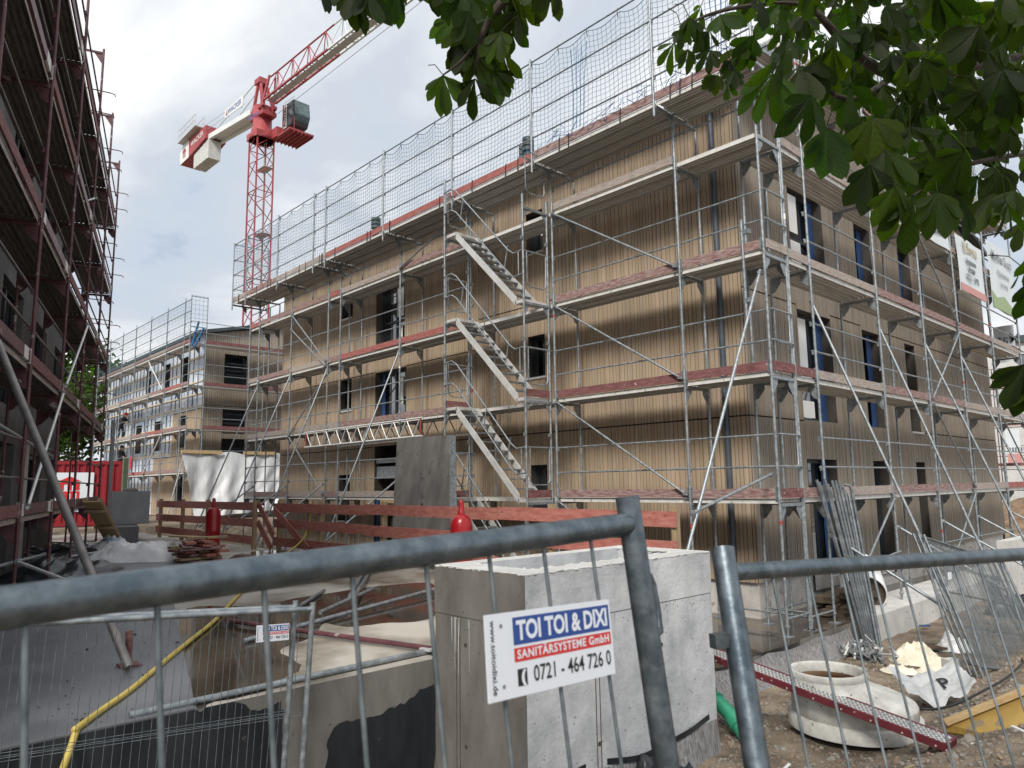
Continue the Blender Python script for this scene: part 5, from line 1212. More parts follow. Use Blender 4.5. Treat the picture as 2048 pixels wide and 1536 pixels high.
lo_l = A1+E1*.357-U1*.199+V((.006, 0, 0)); lo_r = A1+E1*.103-U1*.216+V((.006, 0, 0)); up_l = A1+E1*.351-U1*.102+V((.006, 0, 0))
sanitation_sign('company_sign', 'large white sign reading TOI TOI & DIXI on the near wire fence', lo_l, lo_r-lo_l, (up_l-lo_l)-(lo_r-lo_l).normalized()*((up_l-lo_l).dot((lo_r-lo_l).normalized())), (lo_r-lo_l).length, .108)
sanitation_sign('company_sign', 'small white sign on the silver fence by the deck edge', V((.425, -8.45, 1.255)), V((0, 1, -.07)), V((0, 0, 1)), .245, .115)

# ------------------------------------------------------------------ things on the gravel
# grey fleece hanging over the floor edge
def fle(u, w):
    y = -2.5+4.1*u; wob = .05*math.sin(u*17)+.06*mnoise.noise(V((u*7, w*2, 3)))
    return V((.225+.33*w**1.6+wob*w+.02, y, -.02-.05*abs(math.sin(u*9))-.52*w))
b = MB(); b.grid(fle, 60, 10); b.solo('grey_fleece', GEOT, 'grey fleece matting hanging over the edge of the wet floor', 'matting')
# concrete cone
RH = V((RT.x, RT.y, 0)).normalized(); FH = V((FW.x, FW.y, 0)).normalized()
tcn = at_d(1654, 1338, 7.7); zc_ = tcn.z; t = thing('concrete_cone', 'whitish concrete manhole cone lying on the gravel with a wide opening', 'manhole cone', (tcn.x, tcn.y, zc_-.6))
off = RH*.25
def coner(rt, rb, z0, z1, b, m=0, n=48, k=10):
    """eccentric shell between the base ring (rb at z0) and the top ring (rt at z1)"""
    vs = []
    for j in range(k+1):
        f = j/k; e = f*f*(3-2*f); c = V((tcn.x, tcn.y, 0))+off*(1-e); r = rb+(rt-rb)*e
        for i in range(n): a = 2*math.pi*i/n; vs.append(c+V((r*math.cos(a), r*math.sin(a), z0+(z1-z0)*f)))
    b.add(vs, [(j*n+i, j*n+(i+1) % n, (j+1)*n+(i+1) % n, (j+1)*n+i) for j in range(k) for i in range(n)], m, True)
CONE = mat('cone_concrete', (.44, .43, .40), (.68, .67, .63), 5, .95, spec=.15, detail=9, bump=.35, bscale=16, speck=((.13, .12, .11), 22, .67))
b = MB(); coner(.375, .61, zc_-.33, zc_-.07, b)
zb_ = zc_-.33; cc = V((tcn.x, tcn.y, 0))+off
b.lathe([(.61, zb_), (.61, zb_-.17), (.57, zb_-.17)], cc, 48); b.part('shell', CONE, t)
b = MB(); b.lathe([(.375, zc_-.07), (.385, zc_-.055), (.387, zc_-.012), (.378, zc_), (.35, zc_), (.342, zc_-.015), (.335, zc_-.10)], V((tcn.x, tcn.y, 0)), 48); b.part('rim', CONE, t)
b = MB(); coner(.33, .48, zc_-.36, zc_-.1, b); b.lathe([(0, zc_-.35), (.48, zc_-.36)], cc, 30); b.part('inside', mat('cone_inside', (.20, .125, .075), (.34, .22, .14), 3, .8), t)
b = MB(); b.lathe([(.65, zb_-.24), (.65, zb_-.12), (.61, zb_-.1)], cc, 48); b.part('foot_ring', CONE, t)
# perforated plank with red edges
t = thing('perforated_plank', 'perforated steel plank with a dark red edge leaning over the concrete cone', 'scaffold plank', (2, -3.5, 0))
pa, pb = at_d(1404, 1311, 8.25), at_z(1893, 1500, -.02); d = (pb-pa).normalized(); s_ = d.cross(V((0, 0, 1))).normalized(); s_ = -s_ if s_.dot(FH) < 0 else s_; u_ = s_.cross(d) if s_.cross(d).z > 0 else d.cross(s_)
Ln = (pb-pa).length; W_ = .22; b = MB()
def pp(f, q, h): return pa+d*f+s_*q+u_*h
n1_, n2_ = int(Ln/.042), 7
for i in range(n1_):      # top sheet with slots
    for j in range(n2_):
        f0, f1 = Ln*i/n1_, Ln*(i+1)/n1_; q0, q1 = W_*j/n2_, W_*(j+1)/n2_
        b.add([pp(f0, q0, .05), pp(f1, q0, .05), pp(f1, q1, .05), pp(f0, q1, .05)], [(0, 1, 2, 3)])
        fm, qm = (f0+f1)/2+(.008 if j % 2 else -.008), (q0+q1)/2
        b.add([pp(fm-.013, qm-.008, .0515), pp(fm+.013, qm-.008, .0515), pp(fm+.013, qm+.008, .0515), pp(fm-.013, qm+.008, .0515)], [(0, 1, 2, 3)], m=1)
b.part('sheet', [ALU, mat('slot', (.06, .06, .06), rough=.8)], t)
PR_ = mat('plank_red', (.11, .015, .024), (.18, .03, .04), 4, .5, speck=((.45, .40, .40), 9, .66))
for q in (-.012, W_+.012):
    b = MB(); b.prism([pp(0, q-.012, -.012), pp(Ln, q-.012, -.012), pp(Ln, q-.012, .055), pp(0, q-.012, .055)], tuple(s_*.024))
    if q < 0:
        for i in range(9): f = .2+i*Ln/9; b.tube(pp(f, q-.013, .01), pp(f, q-.015, .01), .009, 10, m=1)
    b.part('edge', [PR_, ALU], t)
for f0 in (Ln-.015, -.01):
    b = MB(); b.prism([pp(f0, 0, -.012), pp(f0+.025, 0, -.012), pp(f0+.025, 0, .058), pp(f0, 0, .058)], tuple(s_*W_)); b.part('end_cap', PR_, t)
# green drain pipe
gp = smooth([at_d(1395, 1384, 8.1), at_d(1418, 1392, 7.95), at_d(1440, 1408, 7.8), at_d(1466, 1436, 7.6), at_d(1490, 1470, 7.4), at_d(1512, 1500, 7.2)], 4)
b = MB(); b.path(gp, .078, 16); 
for i in (5, 12): b.path(gp[i:i+2]+[gp[i+2]], .092, 16)
b.solo('green_pipe', PVC, 'green plastic drain pipe bend coming out of the ground beside the shaft', 'pipe')
# yellow formwork sheet, bottom right
A_ = at_z(1893, 1456, -.02); B_ = at_z(2075, 1482, .03); dA = (A_-CP).dot(FW); C_ = at_d(2075, 1380, (B_-CP).dot(FW)+.35)
t = thing('formwork_sheet', 'yellow formwork sheet with a pale batten half sunk in the gravel', 'formwork', tuple(A_))
b = MB(); nn_ = (B_-A_).cross(C_-A_).normalized(); b.prism([A_-V((0, 0, .05)), B_-V((0, 0, .06)), C_, A_+V((0, 0, .02))], tuple(nn_*.027)); b.part('sheet', PANY, t)
b = MB(); b.beam(A_+V((0, 0, .03))+nn_*.03, C_+V((0, 0, .02))+nn_*.03, .10, .035); b.part('batten', TIMY, t)
b = MB(); b.beam(A_+V((.1, .28, .06)), C_+V((.1, .3, .03)), .09, .05); b.part('batten', TIMP, t)
# insulation foam, torn bag, small litter
blob('insulation_foam', at_z(1835, 1325, -.42), .42, .30, .32, FOAM, 'large lump of cream insulation foam on the gravel', 'foam', 21, rz=.5)
blob('insulation_foam', at_z(1868, 1350, -.42), .26, .2, .15, FOAM, 'small lump of cream insulation foam in front of the large one', 'foam', 25)
blob('insulation_foam', at_z(1800, 1345, -.42), .25, .18, .12, FOAM, 'flat piece of cream insulation foam nearest the concrete cone', 'foam', 28)
gb = at_z(1872, 1408, -.36)
def bagf(u, w):
    x = (u-.5)*.82; y = (w-.5)*.50; h = .03+(.42*abs(u-.40)**1.1+.10*math.sin(u*14)*.3)*(1-.25*w)+.05*mnoise.noise(V((u*6, w*6, 2)))+.025*mnoise.noise(V((u*15, w*15, 2)))
    return gb+RH*x+FH*(y+.25*h)+V((0, 0, h+.22*w))
b = MB(); b.grid(bagf, 24, 16); b.text('P', bagf(.64, .42)+V((0, 0, .012))-FH*.01, bagf(.8, .42)-bagf(.5, .42), bagf(.64, .8)-bagf(.64, .2), .26, 1, .006)
b.solo('torn_bag', [mat('bag_film', (.36, .37, .38), (.50, .51, .52), 4, .6, bump=.8, bscale=6), SIGNK], 'torn white bag printed with a black letter lying folded on the gravel', 'bag')
b = MB(); rnd = random.Random(2); q = at_z(1733, 1322, -.40)
for _ in range(70):
    c = q+V((rnd.gauss(0, .17), rnd.gauss(0, .15), rnd.uniform(.02, .26))); dd = V((rnd.gauss(0, 1), rnd.gauss(0, 1), rnd.gauss(0, .6))).normalized()*rnd.uniform(.06, .18); b.beam(c-dd, c+dd, .03, rnd.choice((.012, .03)), m=0 if rnd.random() < .8 else 1)
b.solo('clamp_heap', [CLAMP, ALU], 'tangled heap of grey steel clamps beside the leaning tubes', 'clamps')
for (u, v, s_, m_, lb) in ((1855, 1300, (.55, .16, .02), mat('rusty_plate', (.12, .075, .05), (.2, .13, .09), 4, .8), 'rusty brown plate lying behind the foam lumps'), (1905, 1335, (.22, .16, .14), CONCL, 'broken concrete block beside the leaning mesh panels'), (1850, 1257, (.16, .1, .02), FILMB, 'scrap of blue film on the gravel')):
    b = MB(); b.box(at_z(u, v, -.36)+V((0, 0, .05)), s_, rz=.6 if s_[0] > .3 else 1.0); b.solo('scrap', m_, lb, 'scrap')
blob('white_bag', at_z(1905, 1302, -.38), .28, .2, .3, PLAST, 'small white plastic bag by the leaning mesh panels', 'bag', 33)
b = MB(); b.path(smooth([at_z(u, v, -.2+.02) for u, v in ((1660, 1375), (1790, 1400), (1845, 1418), (1900, 1412), (1960, 1385), (2020, 1350), (2070, 1300))]), .014, 6); b.solo('black_cable', SIGNK, 'black cable snaking over the gravel past the torn bag', 'cable')
# leaning tubes
TUBED = mat('weathered_tube', (.09, .105, .115), (.20, .22, .235), 9, .45, .4)
rnd = random.Random(6)
for i in range(10):
    f = i/9; base = V((.46+.30*f, 1.62-.10*f+rnd.uniform(-.05, .05), -.40)); top = at_x(1632+8*i+rnd.uniform(-2, 2), 962+rnd.uniform(-14, 10)+(20 if i > 6 else 0), .06+.02*i)
    b = MB()
    if i in (7, 9): b.path([base, top-V((0, 0, .06)), top+V((-.02, -.02, .02)), top+V((-.09, -.06, .03))], .0242, 9)
    else: b.tube(base, top, .0242, 9)
    b.solo('steel_tube', TUBED, 'galvanised tube with a hooked end in the bundle leaning on the scaffold' if i in (7, 9) else 'straight galvanised tube in the bundle leaning on the scaffold corner', 'tube', 'hooked tubes leaning on the scaffold' if i in (7, 9) else 'tubes leaning on the scaffold')
# leaning stack of mesh panels
BL = at_z(1968, 1358, -.38); TL = at_y(1857, 1092, BL.y+.35)
upv = (TL-BL); print('panel up', upv, upv.length)
upn = upv.normalized(); ev = V((-.05, 1, .06)); ev = (ev-upn*ev.dot(upn)).normalized()
for i in range(3):
    o_ = V((-.09*i, .05*i, .0)); lb = ('front wire panel of the stack leaning on the scaffold rakers', 'middle wire panel of the stack leaning on the scaffold rakers', 'rear wire panel of the stack leaning on the scaffold rakers')[i]
    mesh_panel('wire_fence', lb, BL+o_+upn*2.0, ev, upn, 3.4, 2.0, .05, .055 if i != 1 else .08, 62, .0205, .018, .0028, TUBED, TUBED, group='stacked wire fence panels', hz=(.35, .8, 1.3, 1.7))
b = MB(); c = at_z(1895, 1180, .75); b.box(BL+upn*1.45+ev*.28+V((.03, 0, 0)), (.012, .13, .10), rz=0); b.solo('fence_tag', SIGNW, 'small white tag on the stacked wire panels', 'tag')
# timber pile and wrapped roll
rnd = random.Random(8)
for i in range(9):
    z = .06+.115*(i//3); c = V((-.50+.16*(i % 3)+.03*(i//3), 2.85+rnd.uniform(-.12, .12), z)); dd = V((rnd.uniform(-.1, .1), rnd.uniform(.55, .85), rnd.uniform(-.05, .07)))
    b = MB(); b.beam(c-dd, c+dd, .15, .105); b.solo('old_beam', TIMD, 'dark weathered timber beam in the pile at the house corner', 'timber beam', 'dark timber beams piled at the corner')
ro_ = V((-.40, 3.75, .40)); axr = V((.42, -.82, -.36)).normalized(); sr_, su_ = axr.cross(V((0, 0, 1))).normalized(), None; su_ = sr_.cross(axr)
Mr = Matrix((sr_, su_, axr)).transposed(); t = thing('wrapped_roll', 'brown roll wrapped in white film with a blue label', 'roll', (ro_.x, ro_.y, .02))
b = MB(); b.lathe([(.385, -.45), (.392, .40), (.37, .47), (.36, .44)], ro_, 32, M=Mr); b.part('wrap', PLAST, t)
b = MB(); b.lathe([(0, .385)]+[(.03+.022*i, .385+.008*(i % 2)) for i in range(16)], ro_, 32, M=Mr); b.part('core', TIMD, t)
b = MB(); b.grid(lambda u, w: ro_+Mr@V((.397*math.cos(1.1+.5*u), .397*math.sin(1.1+.5*u), .10+.26*w)), 6, 2); b.part('label', FILMB, t)
# pale wall, mound and gravel stones
b = MB(); b.bx(.75, .98, 8.2, 13.5, -.6, .95); b.solo('low_wall', CONCL, 'low pale concrete wall beyond the stacked wire panels', 'wall')
b = MB(); b.box(at_d(2040, 1095, 22), (1.6, .8, .25)); b.solo('stone_slab', CONCL, 'pale concrete slab in front of the brown earth mound', 'slab')
def moundf(u, w):
    a = 2*math.pi*u; x, y = math.cos(a)*w*7, math.sin(a)*w*4; return V((1+x, 27.5+y, .35+1.7*max(0, 1-w*w)*(.8+.5*mnoise.noise(V((x*.5, y*.5, 1))))+.15*mnoise.noise(V((x*2, y*2, 3)))))
b = MB(); b.grid(moundf, 60, 20); b.solo('earth_mound', MOUNDM, 'mound of brown excavated earth beyond the house', 'earth mound', kind='structure')
rnd = random.Random(12); b = MB()
def stone(b, x, y, r, m):
    z = ground_z(x, y); c = V((x, y, z+r*.15)); k = 6; a0 = rnd.random()*6; sq = rnd.uniform(.5, .9); vs = [c+V((0, 0, r*sq))]
    for h, rr in ((.45, .85), (-.3, 1.0)):
        for i in range(k): q = r*rr*rnd.uniform(.75, 1.1); vs.append(c+V((q*math.cos(a0+i*6.283/k), q*math.sin(a0+i*6.283/k)*rnd.uniform(.8, 1.1), r*h*sq)))
    b.add(vs, [(0, 1+i, 1+(i+1) % k) for i in range(k)]+[(1+i, 7+i, 7+(i+1) % k, 1+(i+1) % k) for i in range(k)], m, True)
for _ in range(7000):
    x = .6+4.0*rnd.random(); y = -5.4+8.5*rnd.random()**1.25
    if x < 1.5 and y < -4: continue
    if (x-tcn.x-off.x)**2+(y-tcn.y-off.y)**2 < .42: continue
    r = abs(rnd.gauss(0, .013))+.005
    if rnd.random() < .015: r *= 2.6
    stone(b, x, y, r, rnd.choice((0, 0, 1, 2)))
b.solo('gravel', [STONE, RUBB, mat('brown_stone', (.16, .115, .085), (.27, .2, .15), 4, .9, world=True)], 'loose gravel and stones scattered over the earth', 'gravel', kind='stuff')
b = MB(); rnd = random.Random(19)
for _ in range(60):
    x, y = rnd.uniform(1.5, 4.2), rnd.uniform(-5.0, 1.5); z = ground_z(x, y)+.012; a = rnd.uniform(0, 3.14); l_ = rnd.uniform(.03, .16)*(2 if rnd.random() < .12 else 1)
    if (x-tcn.x-off.x)**2+(y-tcn.y-off.y)**2 < .5: continue
    b.beam((x, y, z), (x+math.cos(a)*l_, y+math.sin(a)*l_, z+rnd.uniform(-.005, .02)), rnd.uniform(.008, .03), .01, m=rnd.choice((0, 0, 0, 1, 2)))
b.solo('wood_scraps', [TIMP, TIMD, PLAST], 'small splinters of wood and litter strewn over the gravel', 'litter', kind='stuff')
blob('black_film', V((1.5, -5.3, ground_z(1.5, -5.3)-.05)), .55, .5, .3, BLACKF, 'black film and fleece bunched at the foot of the concrete shaft', 'film', 41)
blob('black_film', at_d(2040, 1205, 14.5)-V((0, 0, .25)), .7, .5, .45, BLACKF, 'black film bundle by the low pale wall', 'film', 44)

# ------------------------------------------------------------------ banners on the gable scaffold
BX = .06
def banner(nm, label, y0, y1, z0, z1, mats, draw, sl=0):
    b = MB(); nu, nv = 10, 8
    b.grid(lambda u, w: V((BX+.015*math.sin(u*9+w*4), y0+(y1-y0)*u, z0+(z1-z0)*w+sl*u)), nu, nv); draw(b); return b.solo(nm, mats, label, 'banner', 'banners hung on the gable scaffold')
def dr1(b):
    for u0, w0, s_, tx, m in ((1.0, 1.17, .40, 'B.Sagna', 1), (1.1, .82, .16, 'Bauelemente', 2), (1.1, .62, .16, 'Montage', 2), (1.1, .36, .20, '07221 - 3772', 2)): b.text(tx, (BX+.03, 11.15, 7.2+w0), (0, 1, 0), (0, 0, 1), s_, m, .008)
    b.add([V((BX+.022, 10.1, 7.12)), V((BX+.022, 12.28, 7.12)), V((BX+.022, 12.28, 7.32)), V((BX+.022, 10.1, 7.32))], [(0, 1, 2, 3)], m=3)
banner('banner', 'white firm banner with ochre lettering and a pink lower edge', 10.05, 12.3, 7.1, 8.62, [BANW, BANY, BANG, BANP], dr1)
def dr2(b):
    b.text('Matthias Dusch', (BX+.03, 14.3, 8.72), (0, 1, 0), (0, 0, 1), .40, 1, .004, .85); b.text('Malerbetrieb', (BX+.03, 14.3, 8.25), (0, 1, 0), (0, 0, 1), .26, 1, .0, .9); b.text('Beratung', (BX+.03, 14.3, 7.95), (0, 1, 0), (0, 0, 1), .2, 1)
    b.add([V((BX+.022, 12.95, 7.12)), V((BX+.022, 14.9, 7.12)), V((BX+.022, 15.2, 7.3)), V((BX+.022, 14.2, 7.6)), V((BX+.022, 13.4, 7.45)), V((BX+.022, 12.95, 7.6))], [(0, 1, 2, 3, 4, 5)], m=2)
banner('banner', 'blue-grey painter banner reading Matthias Dusch with a green patch', 12.9, 15.6, 7.1, 9.1, [BANW, BANG, BANGR], dr2)
def dr0(b):
    b.text('HOLZBAU', (BX+.03, 8.45, 8.75), (0, 1, 0), (0, 0, 1), .3, 1, .004) if False else None
    b.add([V((BX+.022, 7.5, 8.5)), V((BX+.022, 8.1, 8.55)), V((BX+.022, 7.9, 9.0)), V((BX+.022, 7.5, 9.05))], [(0, 1, 2, 3)], m=2)
    for i in range(6): b.bx(BX+.02, BX+.024, 8.3+.16*i, 8.4+.16*i, 8.25, 8.40, m=1)
banner('banner', 'pale banner half hidden behind the chestnut leaves', 7.4, 9.5, 8.0, 9.05, [BANW, BANG, BANGR], dr0)
b = MB(); q0, q1 = at_y(1985, 655, 15.95), at_y(2034, 722, 15.95)
b.grid(lambda u, w: V((q0.x+(q1.x-q0.x)*u, 15.95+.02*math.sin(u*8), q1.z+(q0.z-q1.z)*w)), 6, 4); b.text('Matth', ((q0.x+q1.x)/2-.05, 15.93, q1.z+(q0.z-q1.z)*.62), (-1, 0, 0), (0, 0, 1), .42, 1, .004)
b.solo('banner', [BANW, BANG], 'pale banner seen from behind with mirrored letters at the end of the house', 'banner')

# ------------------------------------------------------------------ far right: pale house, red scaffold
w3 = thing('pale_house', 'pale rendered house with a flat roof far behind the gable', 'house', (6, 40, .9))
b = MB(); b.bx(-9, 12, 40, 50, .9, 10.2); b.part('wall', mat('pale_render', (.5, .5, .49), (.6, .6, .59), 2, .85), w3)
b = MB(); b.bx(-9.2, 12.2, 39.8, 50.2, 10.2, 10.6); b.part('roof', ROOFM, w3)
for z in (2.2, 5.2, 8.0):
    for x in (-8, -5.2, -2.4, .4, 3.2, 6, 8.8): b = MB(); b.bx(x, x+1.2, 39.97, 40.02, z, z+1.5); b.bx(x+.08, x+1.12, 39.95, 39.972, z+.08, z+1.42, m=1); b.part('window', [FRAME, GLASS], w3)
rs2 = thing('far_red_scaffold', 'distant dark red scaffold beyond the gable of the clad house', 'scaffold', (5.5, 33, .9), math.pi)
scaffold(rs2, [0, 2.57, 5.1, 7.7, 10.3, 12.9], [2.0, 4.0, 6.0], 0, lambda i: 7.2, lambda i: 6.9, RPIPE, lambda k, l: TDRK, small=True, tags=False, seed=77)
b = MB(); q = at_y(2010, 860, 32.2); q2 = at_y(2045, 925, 32.2); b.bx(q.x, q2.x, 32.18, 32.2, q2.z, q.z); b.bx(q.x, q2.x, 32.17, 32.178, q2.z, q2.z+.45, m=1); b.text('Holz', ((q.x+q2.x)/2, 32.165, q.z-.9), (1, 0, 0), (0, 0, 1), .5, 2, .01) if False else None
for i in range(6): b.bx(q.x+.1+.12*i, q.x+.17+.12*i, 32.165, 32.178, q2.z+.55, q2.z+.75, m=2)
b.solo('banner', [BANW, BANP, BANG], 'small white banner with a red lower edge on the distant red scaffold', 'banner')

# ------------------------------------------------------------------ trees
def crown_mesh(cent, rx, rz, n, size, seed, mth=LEAFB):
    rnd = random.Random(seed); b = MB(); cl = []
    for _ in range(46):
        v = V((rnd.gauss(0, 1), rnd.gauss(0, 1), rnd.gauss(0, 1))).normalized()*rnd.uniform(.35, 1.0); cl.append((V((v.x*rx, v.y*rx, v.z*rz)), rnd.uniform(.16, .34)*rx))
    b.uv = []
    for _ in range(n):
        c, r = rnd.choice(cl); p = cent+c+V((rnd.gauss(0, .5), rnd.gauss(0, .5), rnd.gauss(0, .45)))*r
        a = V((rnd.gauss(0, 1), rnd.gauss(0, 1), rnd.gauss(0, .6)-.4)).normalized(); s_ = a.cross(V((rnd.gauss(0, 1), rnd.gauss(0, 1), rnd.gauss(0, 1)))).normalized(); k = size*rnd.uniform(.6, 1.3)
        tq = rnd.uniform(.6, 1.4); b.add([p, p+a*k*.5+s_*k*.3, p+a*k, p+a*k*.5-s_*k*.3], [(0, 1, 2, 3)], tint=(tq*1.05, tq, tq*.9)); b.uv += [(0, 0), (1, .5), (0, 1), (-1, .5)]
    return b
def tree(nm, label, x, y, z0, h, rx, n, size, seed):
    t = thing(nm, label, 'tree', (x, y, z0)); b = MB(); rnd = random.Random(seed)
    b.path([(x, y, z0-.2), (x+.1, y, z0+h*.3), (x-.05, y+.1, z0+h*.6), (x, y, z0+h*.85)], .2, 10, rad=[h*.025, h*.02, h*.013, h*.005])
    for i in range(9):
        a = rnd.uniform(0, 6.28); zz = z0+h*rnd.uniform(.35, .7); b.path([(x, y, zz), (x+math.cos(a)*rx*.45, y+math.sin(a)*rx*.45, zz+rx*.3), (x+math.cos(a)*rx*.8, y+math.sin(a)*rx*.8, zz+rx*.5)], .1, 6, rad=[h*.011, h*.006, h*.003])
    b.part('trunk', BARK, t); crown_mesh(V((x, y, z0+h*.64)), rx, h*.36, n, size, seed).part('crown', LEAFB, t); return t
q = at_d(112, 735, 62); tree('broadleaf_tree', 'green broadleaf tree seen through the gap at the end of the red scaffold', q.x, q.y, .9, 17, 5.5, 9000, .5, 51)
q = at_d(88, 880, 48); tree('broadleaf_tree', 'smaller broadleaf tree behind the red container', q.x, q.y, .9, 9.5, 3.6, 5000, .42, 52)
q = at_d(2035, 880, 46); tree('broadleaf_tree', 'broadleaf tree behind the distant red scaffold', q.x, q.y, .9, 8.5, 3.4, 6000, .38, 53)

# chestnut with hanging palmate leaves
ch = thing('chestnut_tree', 'chestnut tree whose dark palmate leaves hang into the picture from above', 'tree', (9.3, -9.2, .3))
LF = MB(); LF.uv = []; rl = random.Random(17)
PROF = [(0, .05), (.12, .16), (.28, .42), (.45, .70), (.62, .94), (.74, 1.0), (.86, .80), (.95, .36), (1.0, .03)]
def leaflet(o, d, w_, n, Ln, wd, bend):
    vs = []; k = len(PROF)
    for t_, f in PROF:
        c = o+d*(Ln*t_)+n*(bend*Ln*(t_*t_)); ht = wd*f*(.5+.03*math.sin(t_*60))
        vs += [c-w_*ht+n*(.16*ht), c, c+w_*ht+n*(.16*ht)]
        LF.uv.extend([(-f, t_*8.5), (0, t_*8.5), (f, t_*8.5)])
    tq = LT[0]*rl.uniform(.8, 1.2); LF.add(vs, [(3*i+j, 3*i+j+1, 3*i+j+4, 3*i+j+3) for i in range(k-1) for j in (0, 1)], smooth=True, tint=(tq*LT[1], tq, tq*.9))
LT = [1, 1]
def palm(p, a, n, Ln, k=None):
    LT[0] = rl.uniform(.45, 1.5); LT[1] = rl.uniform(.9, 1.35)
    k = k or rl.choice((5, 6, 7)); s_ = n.cross(a).normalized(); sp = rl.uniform(.9, 1.25)
    for i in range(k):
        f = (i-(k-1)/2)/((k-1)/2); ph = f*sp+rl.uniform(-.1, .1); d = (a*math.cos(ph)+s_*math.sin(ph)+n*rl.uniform(-.22, .22)+V((0, 0, -.28*abs(f)))).normalized(); w_ = n.cross(d).normalized()
        tw = rl.uniform(-.5, .5); w_ = (w_*math.cos(tw)+n*math.sin(tw)).normalized(); nn = d.cross(w_).normalized()
        L_ = Ln*(1-.42*abs(f)**1.3)*rl.uniform(.88, 1.08); leaflet(p, d, w_, nn, L_, L_*rl.uniform(.31, .39), rl.uniform(-.42, .05))
def hang(u, v, d, Ln, tilt=.35):
    p = at_d(u, v, d); a = (V((0, 0, -1))+RT*rl.gauss(0, tilt)+FW*rl.gauss(0, tilt)).normalized()
    n = (-FW+V((rl.gauss(0, .45), rl.gauss(0, .45), rl.gauss(0, .45)))); n = (n-a*n.dot(a)).normalized(); palm(p, a, n, Ln); q = V((rl.gauss(0, .5), rl.gauss(0, .5), 1)).normalized()*rl.uniform(.08, .16); PT.path([p, p+q*.5+V((0, 0, .01)), p+q+FW*.05], .0018, 4); return p
PT = MB(); LP = []
for u, v in ((640, -42), (672, -36), (705, -18), (738, -22), (765, -40), (790, -34), (838, -62), (860, -50), (905, -44), (925, -20), (948, -12), (985, -40), (1010, -30), (1035, -14), (1066, -46), (1100, -30), (1118, -40), (880, -60), (960, -50)): LP.append(hang(u, v, rl.uniform(2.5, 2.9), .155, .25))
for u, v, L_ in ((938, 22, .15), (908, 34, .16), (988, 34, .15), (962, 62, .15), (1002, 62, .14), (930, 84, .15), (978, 100, .15), (1008, 104, .14), (1034, 24, .14), (886, 150, .155), (950, 157, .15), (988, 142, .15), (1012, 40, .13), (950, 110, .14), (918, 60, .14), (975, 20, .15), (1000, 10, .15), (948, 40, .15)): LP.append(hang(u, v, rl.uniform(2.6, 2.9), L_, .22))
for u, v, L_ in ((1378, 34, .10), (1348, 86, .12), (1376, 98, .10), (1402, 12, .13), (1418, 62, .12), (1436, 150, .09), (1455, 165, .08), (1470, 140, .09), (1485, 90, .14), (1508, 70, .15), (1395, 60, .1), (1440, 30, .14), (1460, 120, .1), (1420, 100, .1), (1365, 60, .09)): LP.append(hang(u, v, rl.uniform(2.6, 3.0), L_, .3))
for u, v, L_ in ((1545, 148, .19), (1600, 132, .18), (1560, 110, .17), (1640, 120, .19), (1652, 256, .20), (1622, 190, .17), (1700, 170, .19), (1690, 250, .18), (1745, 235, .19), (1770, 300, .19), (1800, 320, .2), (1825, 393, .20), (1790, 372, .18), (1740, 330, .19), (1860, 330, .18), (1905, 360, .17), (1955, 352, .16), (1930, 300, .18), (2000, 330, .17), (2030, 380, .14), (2050, 300, .18), (1875, 385, .15), (2042, 532, .17), (2060, 560, .16), (2010, 400, .16), (2048, 440, .16), (2070, 500, .17), (1985, 385, .16), (1920, 400, .15), (2050, 728, .17), (2066, 740, .15)): LP.append(hang(u, v, rl.uniform(2.3, 2.8), L_, .25))
poly = [(1500, -60), (1520, 60), (1590, 90), (1650, 110), (1700, 190), (1750, 260), (1800, 310), (1860, 300), (1930, 290), (2000, 290), (2090, 330), (2120, -60)]
def inside(x, y):
    c = False
    for i in range(len(poly)):
        (x1, y1), (x2, y2) = poly[i], poly[i-1]
        if (y1 > y) != (y2 > y) and x < (x2-x1)*(y-y1)/(y2-y1)+x1: c = not c
    return c
k = 0
while k < 265:
    u, v = rl.uniform(1480, 2120), rl.uniform(-60, 335)
    if not inside(u, v) or mnoise.noise(V((u/95, v/95, 7.7))) > .44: continue
    LP.append(hang(u, v, rl.uniform(2.5, 4.6), rl.uniform(.13, .175), .5)); k += 1
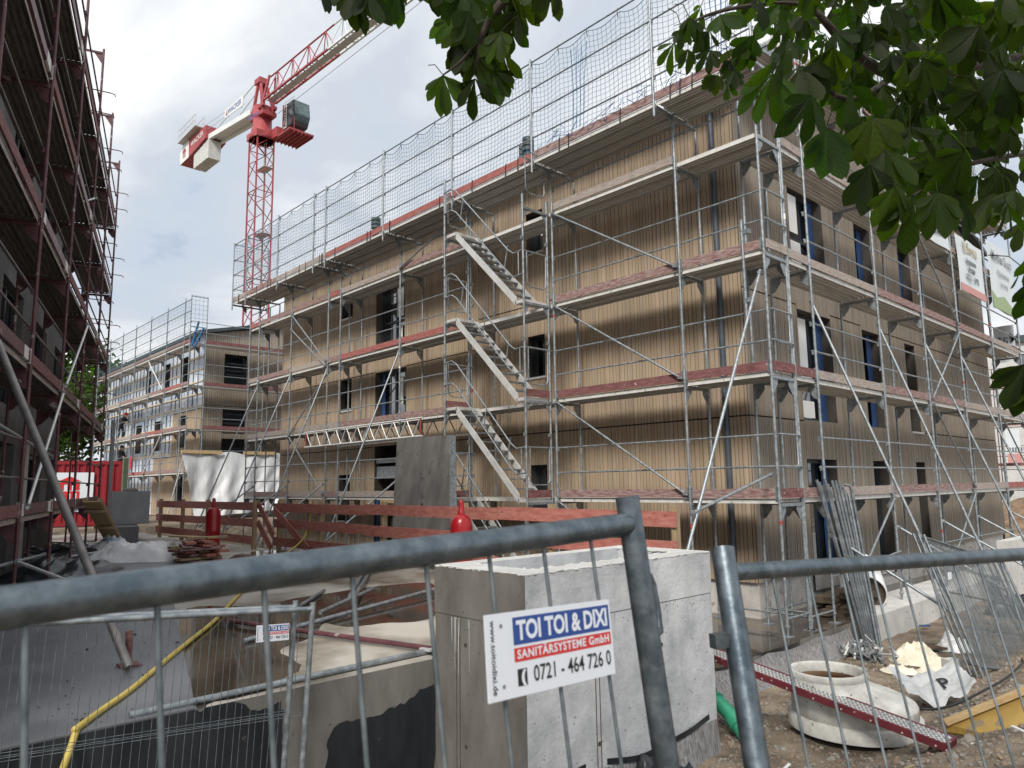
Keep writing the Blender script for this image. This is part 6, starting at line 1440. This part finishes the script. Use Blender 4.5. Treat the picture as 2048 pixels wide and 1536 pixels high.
# unseen rest of the crown, above and behind the camera, shaped for shade
for _ in range(900):
    a = rl.uniform(0, 6.28); r = math.sqrt(rl.random()); p = V((7.6+5.0*r*math.cos(a), -12.8+4.6*r*math.sin(a), rl.uniform(5.2, 9.8)))
    q = p-CP; zf = q.dot(FW)
    if zf > 0 and abs(q.dot(RT)/zf) < .80 and abs(q.dot(UP)/zf) < .62: continue
    a_ = V((rl.gauss(0, .5), rl.gauss(0, .5), -1)).normalized(); n = V((rl.gauss(0, 1), rl.gauss(0, 1), rl.gauss(0, 1))); n = (n-a_*n.dot(a_)).normalized(); palm(p, a_, n, .26, 5)
LF.part('crown', LEAF, ch); PT.part('leaf_stalks', mat('leaf_stalk', (.018, .028, .008), (.035, .045, .014), 5, .8, spec=.1), ch, kind='stuff')
b = MB(); b.path(smooth([V((9.3, -9.2, -.1)), V((9.25, -9.25, 1.6)), V((9.1, -9.3, 3.6)), V((8.8, -9.8, 5.6)), V((8.5, -10.6, 8))]), .2, 14, rad=None); b.part('trunk', BARK, ch)
def limb(pts, r0, r1, n=6):
    p = smooth(pts, 4); r0 = min(r0, .05); b = MB(); b.path(p, r0, n, rad=[r0+(r1-r0)*i/(len(p)-1) for i in range(len(p))]); b.part('branch', BARK, ch)
F3 = V((9.1, -9.3, 3.7))
limb([F3, V((7.4, -8.9, 4.4)), at_d(2150, 40, 4.2), at_d(1950, 130, 3.9), at_d(1790, 150, 3.4), at_d(1690, 85, 3.0), at_d(1620, 15, 2.9), at_d(1545, 5, 2.9)], .05, .005)
limb([at_d(1790, 150, 3.4), at_d(1700, 200, 2.8), at_d(1600, 135, 2.6)], .018, .004); limb([at_d(2150, 290, 3.6), at_d(1975, 320, 2.9), at_d(1900, 345, 2.7), at_d(1826, 392, 2.5)], .014, .004)
limb([F3, V((7.6, -10.0, 5.2)), V((5.9, -9.3, 5.0)), at_d(1250, -160, 2.9), at_d(1080, -60, 2.75), at_d(1000, 10, 2.7), at_d(965, 70, 2.7), at_d(950, 150, 2.7)], .08, .004)
limb([at_d(1080, -60, 2.75), at_d(900, -75, 2.7), at_d(760, -55, 2.7), at_d(640, -45, 2.7)], .02, .004); limb([at_d(965, 70, 2.7), at_d(925, 120, 2.7), at_d(886, 150, 2.7)], .007, .003)
limb([at_d(1545, 5, 2.9), at_d(1450, 20, 2.8), at_d(1385, 45, 2.8), at_d(1350, 85, 2.8)], .009, .003); limb([at_d(1950, 130, 3.9), at_d(1750, 270, 2.8), at_d(1655, 255, 2.6)], .015, .004)
limb([at_d(2150, 290, 3.6), at_d(2100, 450, 2.8), at_d(2044, 530, 2.6)], .02, .004); limb([at_d(2090, 450, 2.8), at_d(2100, 640, 2.7), at_d(2052, 726, 2.6)], .012, .004)
